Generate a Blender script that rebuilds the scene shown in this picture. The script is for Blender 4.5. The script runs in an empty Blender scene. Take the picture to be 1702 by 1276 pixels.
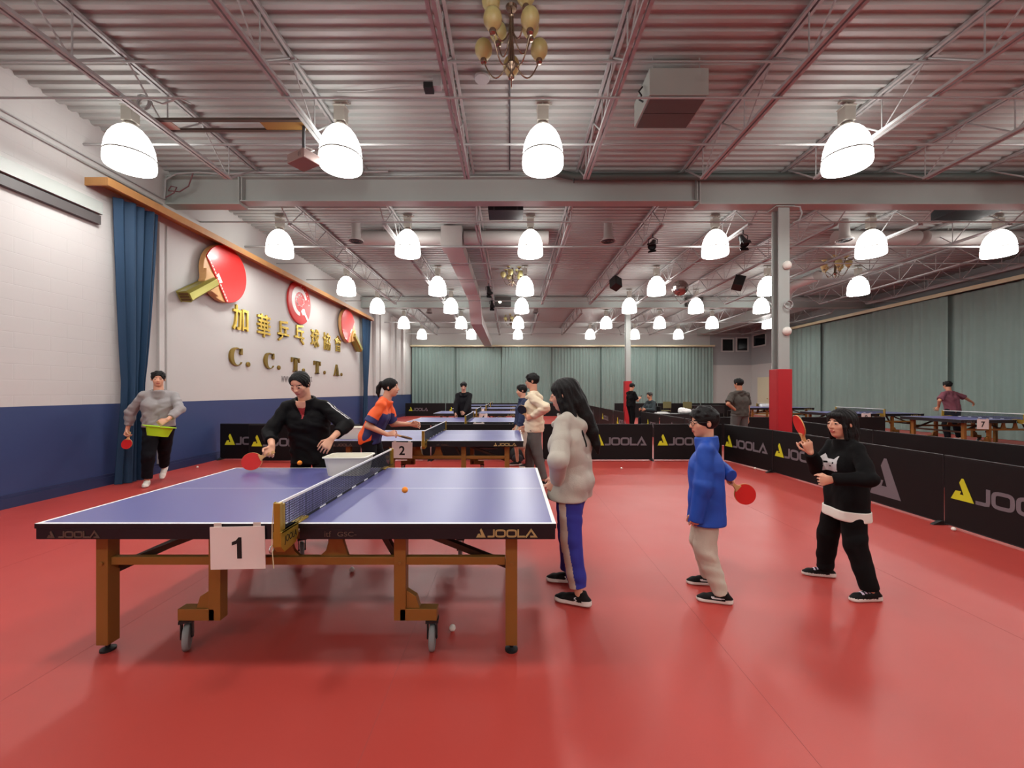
import bpy, bmesh, math, random
import numpy as np
from mathutils import Vector, Matrix

# ------------------------------------------------------------------ scene, camera, light, exposure
scene = bpy.context.scene
COL = scene.collection
FPX = 660.0                       # focal length in pixels of the 1702 px wide frame
CX, CY = 850.0, 650.0             # where lines running away down the hall meet
CAMZ = 1.455

cam_data = bpy.data.cameras.new('camera')
cam_data.sensor_fit = 'HORIZONTAL'
cam_data.sensor_width = 36.0
cam_data.lens = FPX / 1702.0 * 36.0
cam_data.shift_y = 12.0 / 1702.0
cam_data.shift_x = 1.0 / 1702.0
cam_data.clip_start = 0.05
cam_data.clip_end = 200
cam = bpy.data.objects.new('camera', cam_data)
cam.location = (0, 0, CAMZ)
cam.rotation_euler = (math.radians(90), 0, 0)
COL.objects.link(cam)
scene.camera = cam

scene.view_settings.view_transform = 'Standard'
scene.view_settings.look = 'None'
scene.view_settings.exposure = 0.22
scene.view_settings.gamma = 1.0
scene.view_settings.use_curve_mapping = False

world = bpy.data.worlds.new('world')
scene.world = world
world.use_nodes = True
world.node_tree.nodes['Background'].inputs[0].default_value = (0.8, 0.85, 0.9, 1)
world.node_tree.nodes['Background'].inputs[1].default_value = 0.02
scene.cycles.max_bounces = 6
scene.cycles.diffuse_bounces = 4
scene.cycles.glossy_bounces = 3
scene.cycles.transparent_max_bounces = 8
scene.cycles.sample_clamp_indirect = 4.0
scene.cycles.caustics_reflective = False
scene.cycles.caustics_refractive = False
scene.cycles.use_denoising = True

LAMP_DOWN = 29.0      # watts of the lamp's downward light
LAMP_GLOW = 8.0       # emission of the bell itself
LAMP_COL = (1.0, 0.985, 0.945)


def W(px, py, D):
    """pixel of the 1702x1276 photograph at depth D -> point of the hall"""
    return Vector(((px - CX) * D / FPX, D, CAMZ - (py - CY) * D / FPX))


# ------------------------------------------------------------------ materials
def lin(c):
    out = []
    for v in c:
        v /= 255.0
        out.append(v / 12.92 if v <= 0.04045 else ((v + 0.055) / 1.055) ** 2.4)
    return tuple(out) + (1.0,)


MATS = {}


def mat(name, rgb, rough=0.55, metal=0.0, spec=0.4, var=0.0, vscale=8.0, bump=0.0, bscale=60.0, coat=0.0, trans=0.0):
    if name in MATS:
        return MATS[name]
    m = bpy.data.materials.new(name)
    m.use_nodes = True
    nt = m.node_tree
    b = nt.nodes['Principled BSDF']
    b.inputs['Base Color'].default_value = lin(rgb)
    b.inputs['Roughness'].default_value = rough
    b.inputs['Metallic'].default_value = metal
    b.inputs['Specular IOR Level'].default_value = spec
    b.inputs['Coat Weight'].default_value = coat
    b.inputs['Transmission Weight'].default_value = trans
    if var > 0 or bump > 0:
        tc = nt.nodes.new('ShaderNodeTexCoord')
    if var > 0:
        n = nt.nodes.new('ShaderNodeTexNoise')
        n.inputs['Scale'].default_value = vscale
        n.inputs['Detail'].default_value = 4
        nt.links.new(tc.outputs['Object'], n.inputs['Vector'])
        mx = nt.nodes.new('ShaderNodeMix')
        mx.data_type = 'RGBA'
        c = lin(rgb)
        mx.inputs[6].default_value = tuple(v * (1 - var) for v in c[:3]) + (1,)
        mx.inputs[7].default_value = tuple(min(1, v * (1 + var)) for v in c[:3]) + (1,)
        nt.links.new(n.outputs['Fac'], mx.inputs[0])
        nt.links.new(mx.outputs[2], b.inputs['Base Color'])
    if bump > 0:
        n2 = nt.nodes.new('ShaderNodeTexNoise')
        n2.inputs['Scale'].default_value = bscale
        n2.inputs['Detail'].default_value = 3
        nt.links.new(tc.outputs['Object'], n2.inputs['Vector'])
        bp = nt.nodes.new('ShaderNodeBump')
        bp.inputs['Strength'].default_value = bump
        bp.inputs['Distance'].default_value = 0.01
        nt.links.new(n2.outputs['Fac'], bp.inputs['Height'])
        nt.links.new(bp.outputs['Normal'], b.inputs['Normal'])
    MATS[name] = m
    return m


def emit(name, col, strength):
    if name in MATS:
        return MATS[name]
    m = bpy.data.materials.new(name)
    m.use_nodes = True
    b = m.node_tree.nodes['Principled BSDF']
    b.inputs['Base Color'].default_value = (0.8, 0.8, 0.8, 1)
    b.inputs['Roughness'].default_value = 0.2
    b.inputs['Emission Color'].default_value = tuple(col) + (1,)
    b.inputs['Emission Strength'].default_value = strength
    MATS[name] = m
    return m


def brick_mat(name, rgb):
    """painted concrete block: even paint, joints only in the relief"""
    m = mat(name, rgb, 0.6, var=0.03, vscale=1.2)
    nt = m.node_tree
    b = nt.nodes['Principled BSDF']
    tc = nt.nodes.new('ShaderNodeTexCoord')
    sp = nt.nodes.new('ShaderNodeSeparateXYZ')
    cb = nt.nodes.new('ShaderNodeCombineXYZ')
    br = nt.nodes.new('ShaderNodeTexBrick')
    br.inputs['Scale'].default_value = 1.0
    br.inputs['Brick Width'].default_value = 0.40
    br.inputs['Row Height'].default_value = 0.20
    br.inputs['Mortar Size'].default_value = 0.006
    br.inputs['Mortar Smooth'].default_value = 0.6
    bp = nt.nodes.new('ShaderNodeBump')
    bp.inputs['Strength'].default_value = 0.35
    bp.inputs['Distance'].default_value = 0.004
    bp.invert = True
    nt.links.new(tc.outputs['Object'], sp.inputs[0])
    nt.links.new(sp.outputs['Y'], cb.inputs['X'])
    nt.links.new(sp.outputs['Z'], cb.inputs['Y'])
    nt.links.new(cb.outputs[0], br.inputs['Vector'])
    nt.links.new(br.outputs['Fac'], bp.inputs['Height'])
    nt.links.new(bp.outputs['Normal'], b.inputs['Normal'])
    return m


def floor_mat():
    m = mat('red_rubber_floor', (172, 58, 50), 0.45, spec=0.6, var=0.07, vscale=0.7, bump=0.05, bscale=300)
    nt = m.node_tree
    b = nt.nodes['Principled BSDF']
    n = nt.nodes.new('ShaderNodeTexNoise')
    n.inputs['Scale'].default_value = 1.5
    n.inputs['Detail'].default_value = 5
    mr = nt.nodes.new('ShaderNodeMapRange')
    mr.inputs['To Min'].default_value = 0.34
    mr.inputs['To Max'].default_value = 0.52
    tc = nt.nodes.new('ShaderNodeTexCoord')
    nt.links.new(tc.outputs['Object'], n.inputs['Vector'])
    nt.links.new(n.outputs['Fac'], mr.inputs['Value'])
    nt.links.new(mr.outputs[0], b.inputs['Roughness'])
    return m


# ------------------------------------------------------------------ mesh helpers
class MB:
    """collects shapes and links them as ONE mesh object"""

    def __init__(s):
        s.v, s.f, s.m = [], [], []

    def add(s, verts, faces, mi=0):
        o = len(s.v)
        s.v.extend([tuple(p) for p in verts])
        for f in faces:
            s.f.append(tuple(i + o for i in f))
            s.m.append(mi)
        return s

    def box(s, lo, hi, mi=0):
        x0, y0, z0 = lo
        x1, y1, z1 = hi
        return s.add([(x0, y0, z0), (x1, y0, z0), (x1, y1, z0), (x0, y1, z0), (x0, y0, z1), (x1, y0, z1), (x1, y1, z1), (x0, y1, z1)],
                     [(0, 3, 2, 1), (4, 5, 6, 7), (0, 1, 5, 4), (1, 2, 6, 5), (2, 3, 7, 6), (3, 0, 4, 7)], mi)

    def cbox(s, c, d, mi=0):
        return s.box([c[i] - d[i] / 2 for i in range(3)], [c[i] + d[i] / 2 for i in range(3)], mi)

    def bar(s, a, b, w, h, up=(0, 0, 1), mi=0):
        """rectangular bar from a to b, w across, h along up"""
        a, b = Vector(a), Vector(b)
        d = (b - a).normalized()
        u = Vector(up)
        r = d.cross(u)
        if r.length < 1e-5:
            r = d.cross(Vector((1, 0, 0)))
        r.normalize()
        u = r.cross(d)
        p = []
        for q in (a, b):
            for sx, sy in ((-1, -1), (1, -1), (1, 1), (-1, 1)):
                p.append(q + r * (sx * w / 2) + u * (sy * h / 2))
        return s.add(p, [(3, 2, 1, 0), (4, 5, 6, 7), (0, 1, 5, 4), (1, 2, 6, 5), (2, 3, 7, 6), (3, 0, 4, 7)], mi)

    def tube(s, pts, r, n=10, mi=0, caps=True):
        pts = [Vector(p) for p in pts]
        rs = r if isinstance(r, (list, tuple)) else [r] * len(pts)
        o = len(s.v)
        prev = None
        vs, fs = [], []
        for i, p in enumerate(pts):
            d = (pts[min(i + 1, len(pts) - 1)] - pts[max(i - 1, 0)]).normalized()
            if prev is None:
                u = d.orthogonal().normalized()
            else:
                u = (prev - d * prev.dot(d))
                u = u.normalized() if u.length > 1e-6 else d.orthogonal().normalized()
            prev = u
            w = d.cross(u)
            for k in range(n):
                a = 2 * math.pi * k / n
                vs.append(p + (u * math.cos(a) + w * math.sin(a)) * rs[i])
        for i in range(len(pts) - 1):
            for k in range(n):
                k2 = (k + 1) % n
                fs.append((i * n + k, i * n + k2, (i + 1) * n + k2, (i + 1) * n + k))
        if caps:
            fs.append(tuple(range(n - 1, -1, -1)))
            fs.append(tuple((len(pts) - 1) * n + k for k in range(n)))
        return s.add(vs, fs, mi)

    def lathe(s, prof, c=(0, 0, 0), n=24, mi=0, axis='z', close=False):
        """prof: [(radius, height)]"""
        vs, fs = [], []
        for r, z in prof:
            for k in range(n):
                a = 2 * math.pi * k / n
                x, y = r * math.cos(a), r * math.sin(a)
                p = (x, y, z) if axis == 'z' else ((z, x, y) if axis == 'x' else (y, z, x))
                vs.append((p[0] + c[0], p[1] + c[1], p[2] + c[2]))
        m = len(prof)
        for i in range(m - 1):
            for k in range(n):
                k2 = (k + 1) % n
                fs.append((i * n + k, i * n + k2, (i + 1) * n + k2, (i + 1) * n + k))
        if close:
            fs.append(tuple(range(n - 1, -1, -1)))
            fs.append(tuple((m - 1) * n + k for k in range(n)))
        return s.add(vs, fs, mi)

    def ball(s, c, r, n=12, mi=0):
        rr = r if isinstance(r, (list, tuple)) else (r, r, r)
        m = max(4, n // 2 + 1)
        vs, fs = [], []
        for i in range(m + 1):
            t = math.pi * i / m
            for k in range(n):
                a = 2 * math.pi * k / n
                vs.append((c[0] + rr[0] * math.sin(t) * math.cos(a), c[1] + rr[1] * math.sin(t) * math.sin(a), c[2] - rr[2] * math.cos(t)))
        for i in range(m):
            for k in range(n):
                k2 = (k + 1) % n
                fs.append((i * n + k, i * n + k2, (i + 1) * n + k2, (i + 1) * n + k))
        return s.add(vs, fs, mi)

    def prism(s, poly, o, x, y, depth, mi=0, back=None):
        """2-D outline poly in the frame o,x,y pushed out by depth along x cross y"""
        o, x, y = Vector(o), Vector(x), Vector(y)
        n = x.cross(y).normalized() * depth
        k = len(poly)
        a = [o + x * p[0] + y * p[1] for p in poly]
        vs = a + [p + n for p in a]
        fs = [tuple(range(k - 1, -1, -1)), tuple(range(k, 2 * k))]
        for i in range(k):
            j = (i + 1) % k
            fs.append((i, j, j + k, i + k))
        return s.add(vs, fs, mi)

    def ribbon(s, pts, w, o, x, y, depth, closed=False, mi=0):
        P = [Vector((p[0], p[1])) for p in pts]
        n = len(P)
        L, R = [], []
        for i in range(n):
            a = P[(i - 1) % n] if (closed or i > 0) else None
            b = P[(i + 1) % n] if (closed or i < n - 1) else None
            d1 = (P[i] - a).normalized() if a is not None else (b - P[i]).normalized()
            d2 = (b - P[i]).normalized() if b is not None else d1
            t = (d1 + d2)
            t = t.normalized() if t.length > 1e-4 else d1
            nn = Vector((-t.y, t.x))
            c = max(0.45, nn.dot(Vector((-d1.y, d1.x))))
            L.append(P[i] + nn * (w / 2 / c))
            R.append(P[i] - nn * (w / 2 / c))
        for i in range(n if closed else n - 1):
            j = (i + 1) % n
            s.prism([R[i], R[j], L[j], L[i]], o, x, y, depth, mi)
        return s

    def text(s, body, o, x, y, h, depth=0.002, mi=0, bold=0.0, width=None, align='C'):
        """flat lettering of capital height h; o is the middle (or the left end) of the baseline"""
        vs, fs = text_mesh(body, bold)
        if not vs:
            return s
        xs = [v[0] for v in vs]
        ch = max(v[1] for v in vs) if body.isascii() else max(v[1] for v in vs) - min(v[1] for v in vs)
        y0 = 0 if body.isascii() else min(v[1] for v in vs)
        k = h / ch
        kx = k if width is None else width / (max(xs) - min(xs))
        off = {'C': (max(xs) + min(xs)) / 2, 'L': min(xs)}[align]
        o, x, y = Vector(o), Vector(x), Vector(y)
        n = x.cross(y).normalized()
        return s.add([o + x * ((v[0] - off) * kx) + y * ((v[1] - y0) * k) + n * (depth * v[2]) for v in vs], fs, mi)

    def build(s, name, mats, parent=None, smooth=None, bevel=0.0, loc=None):
        me = bpy.data.meshes.new(name)
        me.from_pydata(s.v, [], s.f)
        if not isinstance(mats, (list, tuple)):
            mats = [mats]
        for m in mats:
            me.materials.append(m)
        if len(mats) > 1:
            me.polygons.foreach_set('material_index', s.m)
        if smooth is not None:
            me.polygons.foreach_set('use_smooth', [True] * len(me.polygons))
            me.set_sharp_from_angle(angle=math.radians(smooth))
        me.validate()
        ob = bpy.data.objects.new(name, me)
        COL.objects.link(ob)
        if parent is not None:
            ob.parent = parent
        if loc is not None:
            ob.location = loc
        if bevel > 0:
            b = ob.modifiers.new('bevel', 'BEVEL')
            b.width = bevel
            b.segments = 2
            b.limit_method = 'ANGLE'
        return ob


_TX = {}


def text_mesh(body, bold=0.0):
    key = (body, bold)
    if key not in _TX:
        c = bpy.data.curves.new('lettering', 'FONT')
        c.body = body
        c.offset = bold
        c.extrude = 0.5
        c.resolution_u = 4
        o = bpy.data.objects.new('lettering', c)
        COL.objects.link(o)
        dg = bpy.context.evaluated_depsgraph_get()
        me = bpy.data.meshes.new_from_object(o.evaluated_get(dg))
        vs = [(v.co.x, v.co.y, v.co.z + 0.5) for v in me.vertices]
        fs = [tuple(p.vertices) for p in me.polygons]
        bpy.data.objects.remove(o)
        bpy.data.curves.remove(c)
        bpy.data.meshes.remove(me)
        _TX[key] = (vs, fs)
    return _TX[key]


def tag(o, label=None, cat=None, group=None, kind=None):
    if label:
        o['label'] = label
    if cat:
        o['category'] = cat
    if group:
        o['group'] = group
    if kind:
        o['kind'] = kind
    return o


def thing(name, label, cat, loc=(0, 0, 0), rotz=0.0, group=None):
    o = bpy.data.objects.new(name, None)
    o.empty_display_size = 0.1
    COL.objects.link(o)
    o.location = loc
    o.rotation_euler = (0, 0, rotz)
    return tag(o, label, cat, group)


def struct(ob, label=None):
    ob['kind'] = 'structure'
    if label:
        ob['label'] = label
    return ob


def dup(root, loc, rotz=None, label=None, group=None, rot=None):
    """a copy of a thing with copies of its parts and sub-parts"""
    r = root.copy()
    COL.objects.link(r)
    r.location = loc
    if rotz is not None:
        r.rotation_euler = (0, 0, rotz)
    if rot is not None:
        r.rotation_euler = rot
    if label:
        r['label'] = label
    if group:
        r['group'] = group
    for ch in list(root.children):
        c = ch.copy()
        COL.objects.link(c)
        c.parent = r
        for g in ch.children:
            d = g.copy()
            COL.objects.link(d)
            d.parent = c
    return r


ORD = ['first', 'second', 'third', 'fourth', 'fifth', 'sixth', 'seventh', 'eighth', 'ninth', 'tenth', 'eleventh', 'twelfth']
TRI = [(0, 0), (1, 0), (.56, 1), (.48, 1), (.377, .795), (.57, .265), (.40, .27), (.455, .42), (.21, .41)]


def tri_mark(mb, o, x, y, w, h, depth=0.002, mi=0):
    mb.prism([(p[0] * w, p[1] * h) for p in TRI], o, x, y, depth, mi)


def joola(mb, o, x, y, w, h, depth=0.002, mi=0):
    """wide square-shouldered lettering J O O L A, w wide, h high"""
    t = 0.21 * h
    i = t / 2
    lw = [0.145 * w, 0.215 * w, 0.215 * w, 0.155 * w, 0.235 * w]
    gap = (w - sum(lw)) / 4
    X = 0.0
    # J
    a = lw[0]
    mb.ribbon([(X, i), (X + a * .62, i), (X + a - i * 1.3, i * 1.25), (X + a - i, i * 2.6), (X + a - i, h)], t, o, x, y, depth, mi=mi)
    X += lw[0] + gap
    for k in (1, 2):
        a = lw[k]
        loop = []
        for q in range(24):
            th = 2 * math.pi * q / 24
            c, s_ = math.cos(th), math.sin(th)
            loop.append((X + a / 2 + (a / 2 - i) * math.copysign(abs(c) ** .5, c), h / 2 + (h / 2 - i) * math.copysign(abs(s_) ** .5, s_)))
        mb.ribbon(loop, t, o, x, y, depth, closed=True, mi=mi)
        X += a + gap
    a = lw[3]
    mb.ribbon([(X + i, h), (X + i, i), (X + a, i)], t, o, x, y, depth, mi=mi)
    X += a + gap * .5
    a = lw[4] + gap * .4
    mb.ribbon([(X + i * .6, 0), (X + a * .5, h - i * .6), (X + a - i * 1.4, i), (X + a * .42, i)], t, o, x, y, depth, mi=mi)
# ------------------------------------------------------------------ the hall
XL, XR, YB, YF = -6.27, 15.1, 25.0, -3.2
ZD = 5.44                         # underside of the roof deck
M_white = mat('wall_white', (188, 186, 183), 0.6, var=0.02, vscale=1.5)
M_block = brick_mat('painted_block', (190, 188, 186))
M_navy = mat('wall_navy', (46, 62, 104), 0.5, var=0.05, vscale=2.0)
M_navyd = mat('navy_base', (36, 48, 84), 0.5)
M_steel = mat('painted_steel', (160, 161, 160), 0.45, var=0.03, vscale=3)
M_steel2 = mat('painted_steel_green_grey', (160, 166, 162), 0.45, var=0.03, vscale=2)
M_deck = mat('deck_paint', (164, 167, 164), 0.5, var=0.04, vscale=1.0)
M_grey = mat('grey_paint', (150, 152, 152), 0.55)
M_dark = mat('dark_grey', (62, 62, 64), 0.5)
M_black = mat('black_paint', (22, 22, 23), 0.5)
M_wood = mat('pale_wood', (190, 140, 84), 0.5, var=0.15, vscale=6)
M_door = mat('door_cream', (214, 208, 178), 0.5)
M_glass = mat('window_dark', (20, 24, 26), 0.1, spec=0.6)
M_gold = mat('gold', (196, 158, 74), 0.28, metal=0.9)
M_brown = mat('brown_metal', (84, 74, 66), 0.5)
M_red = mat('pad_red', (172, 28, 36), 0.45, var=0.04)

floor = MB().box((XL - .3, YF - .3, -.2), (XR + .3, YB + .3, 0)).build('floor', floor_mat())
struct(floor)
# faint seams between the strips of rubber sheet
M_seam = mat('floor_seam', (160, 72, 68), 0.5)
seam = MB()
for x in (-5.1, -3.3, -1.5, .3, 2.1, 3.9):
    seam.box((x + .9, YF, 0.0002), (x + .903, YB, 0.0008))
struct(seam.build('trim_1', M_seam))

wl = MB()
wl.box((XL - .25, 6.4, 1.26), (XL, YB + .25, 5.6), 0)
wl.box((XL - .25, YF - .25, 1.26), (XL, 6.4, 5.6), 2)
wl.box((XL - .25, YF - .25, 0), (XL, YB + .25, 1.26), 1)
struct(wl.build('wall_left', [M_white, M_navy, M_block]))
bl = MB().box((XL, YF, 0), (XL + .03, YB, .13)).box((XL, YF, .13), (XL + .018, YB, .17))
struct(bl.build('baseboard_left', M_navyd))
wb = MB()
wb.box((XL - .25, YB, 0), (XR + .25, YB + .25, 3.1), 0)
wb.box((XL - .25, YB, 3.1), (12.5, YB + .25, 5.6), 0)
wb.box((12.5, YB, 3.1), (XR + .25, YB + .25, 5.6), 1)
struct(wb.build('wall_back', [M_white, M_grey]))
wr = MB()
wr.box((XR, YF - .25, 0), (XR + .25, YB + .25, 3.1), 0)
wr.box((XR, YF - .25, 3.1), (XR + .25, YB + .25, 5.6), 1)
struct(wr.build('wall_right', [M_white, M_grey]))
struct(MB().box((XL - .25, YF - .25, 0), (XR + .25, YF, 5.6)).build('wall_front', M_white))

# fluted steel roof deck, flutes running across the hall
dk = MB()
prof = []
y = YF
while y < YB:
    prof += [(y, ZD), (y + .05, ZD), (y + .068, ZD + .04), (y + .134, ZD + .04)]
    y += .152
prof.append((y, ZD))
vs = [(XL - .1, p[0], p[1]) for p in prof] + [(XR + .1, p[0], p[1]) for p in prof]
n = len(prof)
dk.add(vs, [(i, i + n, i + n + 1, i + 1) for i in range(n - 1)])
dk.box((XL - .25, YF - .25, ZD + .06), (XR + .25, YB + .25, ZD + .2))
struct(dk.build('ceiling', M_deck))

# ledges, conduits and pilasters of the painted wall
M_cond = mat('conduit_dark', (78, 74, 74), 0.5)
struct(MB().box((XL, YF, 4.12), (XL + .10, 6.0, 4.3)).build('trim_2', M_steel2))
struct(MB().box((XL, YF, 3.97), (XL + .07, 6.0, 4.10)).build('trim_3', M_cond))
struct(MB().tube([(XL + .03, YF, 4.8), (XL + .03, 7.1, 4.8)], .016, 8).tube([(XL + .03, YF, 4.9), (XL + .03, 7.1, 4.9)], .01, 8).build('trim_4', M_steel, smooth=60))
struct(MB().box((XL, 7.02, 0.17), (XL + .05, 7.12, 4.45)).box((XL, 7.2, .17), (XL + .03, 7.24, 4.45)).build('trim_5', M_white))
for i, yy in enumerate((18.0, 20.6, 22.6)):
    struct(MB().box((XL, yy, 1.26), (XL + .12, yy + .3, 5.3)).box((XL, yy + .9, 1.26), (XL + .05, yy + .94, 5.3)).build('trim_%d' % (6 + i), M_white))
# bulkhead over the windowed corner, and the rails over the curtains
struct(MB().box((11.7, 16.8, 4.95), (12.6, YB, 5.42)).build('trim_9', M_steel2))

M_rail = mat('rail_cream', (206, 196, 160), 0.4)


def rail(name, parts, m, label, cat='curtain rail'):
    b = MB()
    for lo, hi in parts:
        b.box(lo, hi)
    o = b.build(name, m, bevel=.004)
    return tag(o, label, cat)


rail('curtain_rail', [((-5.96, 5.83, 4.48), (-5.92, 17.1, 4.6)), ((XL, 5.83, 4.48), (-5.96, 5.86, 4.6)), ((XL, 17.07, 4.48), (-5.96, 17.1, 4.6)),
                      ((XL, 5.86, 4.585), (-5.96, 17.07, 4.6))], M_wood, 'long pale wooden curtain rail boxed out from the painted wall above the gold letters')
rail('curtain_rail', [((XL + .02, YB - .44, 4.22), (12.6, YB - .4, 4.32)), ((XL + .02, YB - .4, 4.3), (12.6, YB, 4.32))], M_rail,
     'cream curtain rail along the far end wall above the grey green curtains')
rail('curtain_rail', [((14.52, 8.0, 4.66), (14.58, 21.7, 4.78)), ((14.58, 8.0, 4.765), (XR, 21.7, 4.78))], M_rail,
     'cream curtain rail along the side wall above courts 7 and 8')
pp = MB().tube([(14.7, 8, 5.1), (14.7, 16.45, 5.1)], .06, 10)
for yy in (9, 11.5, 14, 16.2):
    pp.tube([(14.7, yy, 5.1), (14.7, yy, 5.435)], .015, 6)
tag(pp.build('overhead_pipe', M_steel, smooth=50), 'thick grey pipe hung under the roof above the side wall curtain rail', 'pipe')

# windows and a door in the far corner
wi = []
for i, (x0, x1, z0, z1) in enumerate(((13.28, 13.92, 4.0, 4.72), (14.2, 14.84, 4.02, 4.78))):
    f = MB().box((x0 - .08, YB - .04, z0 - .08), (x1 + .08, YB, z0)).box((x0 - .08, YB - .04, z1), (x1 + .08, YB, z1 + .08)) \
        .box((x0 - .08, YB - .04, z0), (x0, YB, z1)).box((x1, YB - .04, z0), (x1 + .08, YB, z1)).build('window_%d' % (i + 1), M_white)
    struct(f)
    MB().box((x0, YB - .02, z0), (x1, YB - .005, z1)).build('pane', M_glass, f)
f = MB().box((XR - .04, 23.5, 4.16), (XR, 24.8, 4.24)).box((XR - .04, 23.5, 4.88), (XR, 24.8, 4.96)) \
    .box((XR - .04, 23.5, 4.24), (XR, 23.58, 4.88)).box((XR - .04, 24.72, 4.24), (XR, 24.8, 4.88)).build('window_3', M_white)
struct(f)
MB().box((XR - .02, 23.58, 4.24), (XR - .005, 24.72, 4.88)).build('pane', M_glass, f)
d = MB().box((XR - .05, 23.2, 0), (XR - .005, 24.3, 2.3)).build('door_1', M_door, bevel=.006)
struct(d)
MB().box((XR - .03, 23.08, 0), (XR - .004, 23.2, 2.42)).box((XR - .03, 24.3, 0), (XR - .004, 24.42, 2.42)).box((XR - .03, 23.2, 2.3), (XR - .004, 24.3, 2.42)).build('door_frame', M_white, d)
MB().ball((XR - .09, 23.3, 1.02), .03).tube([(XR - .09, 23.3, 1.02), (XR - .05, 23.3, 1.02)], .012, 8).build('door_knob', M_gold, d, smooth=60)

# ------------------------------------------------------------------ curtains
M_curt = mat('curtain_grey_green', (122, 142, 136), 0.75, var=0.05, vscale=3)
M_drape = mat('drape_navy', (22, 54, 82), 0.7, var=0.06, vscale=3)


def curtain_panel(name, a, b, z0, z1, seed, m, label, group, lean=0.0, amp=.055, wave=.2, cat='curtain', tie=None):
    """gathered cloth hung from a to b; pleats carved as a real wave of two thicknesses"""
    rng = random.Random(seed)
    a, b = Vector(a), Vector(b)
    L = (b - a).length
    d = (b - a) / L
    nrm = Vector((-d.y, d.x, 0))
    N = int(L / .035)
    ph = [rng.uniform(0, 6.28) for _ in range(4)]
    vs = []
    zs = 14
    for j in range(zs + 1):
        t = j / zs
        z = z0 + (z1 - z0) * t
        for side in (0, 1):
            for i in range(N + 1):
                u = i / N * L
                w = math.sin(u / wave * 6.28 + ph[0] + .9 * math.sin(u * 1.3 + ph[1])) * amp
                w += math.sin(u / (wave * 2.7) * 6.28 + ph[2]) * amp * .7 * (1.2 - t * .7)
                w *= .55 + .55 * (.6 + .4 * math.sin(u * .9 + ph[3] + t))
                uu = u
                off = 0
                if tie:
                    g = tie(z)
                    uu = L * g[0] + u * g[1]
                    w *= g[2]
                    off = g[3]
                p = a + d * uu + nrm * (w + off + side * .012)
                vs.append((p.x, p.y, z))
    fs = []
    r = N + 1
    for j in range(zs):
        for side in (0, 1):
            o0 = (j * 2 + side) * r
            o1 = ((j + 1) * 2 + side) * r
            for i in range(N):
                q = (o0 + i, o0 + i + 1, o1 + i + 1, o1 + i)
                fs.append(q if side == 0 else q[::-1])
        for e in (0, N):
            q = ((j * 2) * r + e, (j * 2 + 1) * r + e, ((j + 1) * 2 + 1) * r + e, ((j + 1) * 2) * r + e)
            fs.append(q)
    for j in (0, zs):
        for i in range(N):
            fs.append(((j * 2) * r + i, (j * 2) * r + i + 1, (j * 2 + 1) * r + i + 1, (j * 2 + 1) * r + i))
    mb = MB().add(vs, fs)
    o = mb.build(name, m, smooth=80)
    return tag(o, label, cat, group)


xs = [XL + .1, -3.55, -.6, 2.4, 5.6, 9.0, 12.6]
for i in range(6):
    curtain_panel('stage_curtain', (xs[i] - .15 * (i % 2), YB - .30 + .14 * (i % 2), 0), (xs[i + 1] + (.15 * (i % 2) if i < 5 else 0), YB - .30 + .14 * (i % 2), 0), .008, 4.2, 10 + i, M_curt,
                  'grey green curtain panel on the far end wall, %s out from the painted wall' % ORD[i], 'curtain panels on the far end wall', amp=.034)
ys = [21.6, 18.9, 16.2, 13.4, 10.6, 8.1]
for i in range(5):
    curtain_panel('stage_curtain', (14.70 + .12 * (i % 2), ys[i] + .02 + .24 * (i % 2), 0), (14.70 + .12 * (i % 2), ys[i + 1] - .02 - .24 * (i % 2), 0), .008, 4.66, 30 + i, M_curt,
                  'grey green curtain panel along the side wall, %s from the far corner' % ORD[i], 'curtain panels along the side wall', amp=.03, wave=.30)


def tied(z):
    # gathered at waist height, flaring again to the floor; fraction start, width, pleat depth, push to the wall
    if z > 1.5:
        t = min(1, (z - 1.5) / 2.9)
        s = t ** .75
        return (.2 * (1 - s), .43 + .57 * s, 1.0, 0)
    t = min(1, (1.5 - z) / 1.4)
    return (.2 - .16 * t, .43 + .22 * t, 1.0, 0)


curtain_panel('drape', (-6.1, 6.13, 0), (-6.02, 6.77, 0), .006, 4.46, 51, M_drape, 'tall navy drape tied in on the painted wall beside the person with the green basket', None,
              amp=.05, wave=.15, cat='curtain', tie=tied)
curtain_panel('drape', (-6.1, 16.25, 0), (-6.02, 17.0, 0), .006, 4.46, 52, M_drape, 'narrow navy drape hanging past the second wall paddle at the end of the wooden rail', None,
              amp=.05, wave=.17, cat='curtain', tie=tied)

# ------------------------------------------------------------------ steel frame
def girder(x0, x1, y, zb, zt, label, w=.2):
    b = MB()
    b.box((x0, y - w / 2, zb), (x1, y + w / 2, zb + .022))
    b.box((x0, y - w / 2, zt - .022), (x1, y + w / 2, zt))
    b.box((x0, y - .012, zb + .022), (x1, y + .012, zt - .022))
    t = thing('steel_girder', label, 'beam', (0, 0, 0))
    b.build('girder_web', M_steel2, t)
    for x in (x0 + .02, x1 - .02):
        MB().box((x - .012, y - w / 2 + .004, zb + .022), (x + .012, y + w / 2 - .004, zt - .022)).build('stiffener', M_steel2, t)
    return t


girder(XL, -4.92, 7.3, 4.84, 5.36, 'short deep end length of the first roof girder, built into the painted wall', .24)
girder(-4.92, 3.4, 7.3, 4.90, 5.36, 'long middle length of the first roof girder crossing above the tables', .2)
girder(3.4, XR, 7.3, 4.84, 5.36, 'long length of the first roof girder running over the red padded column', .24)
girder(XL, XR, 16.6, 4.93, 5.36, 'second roof girder crossing the hall behind the far chandelier')


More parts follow.
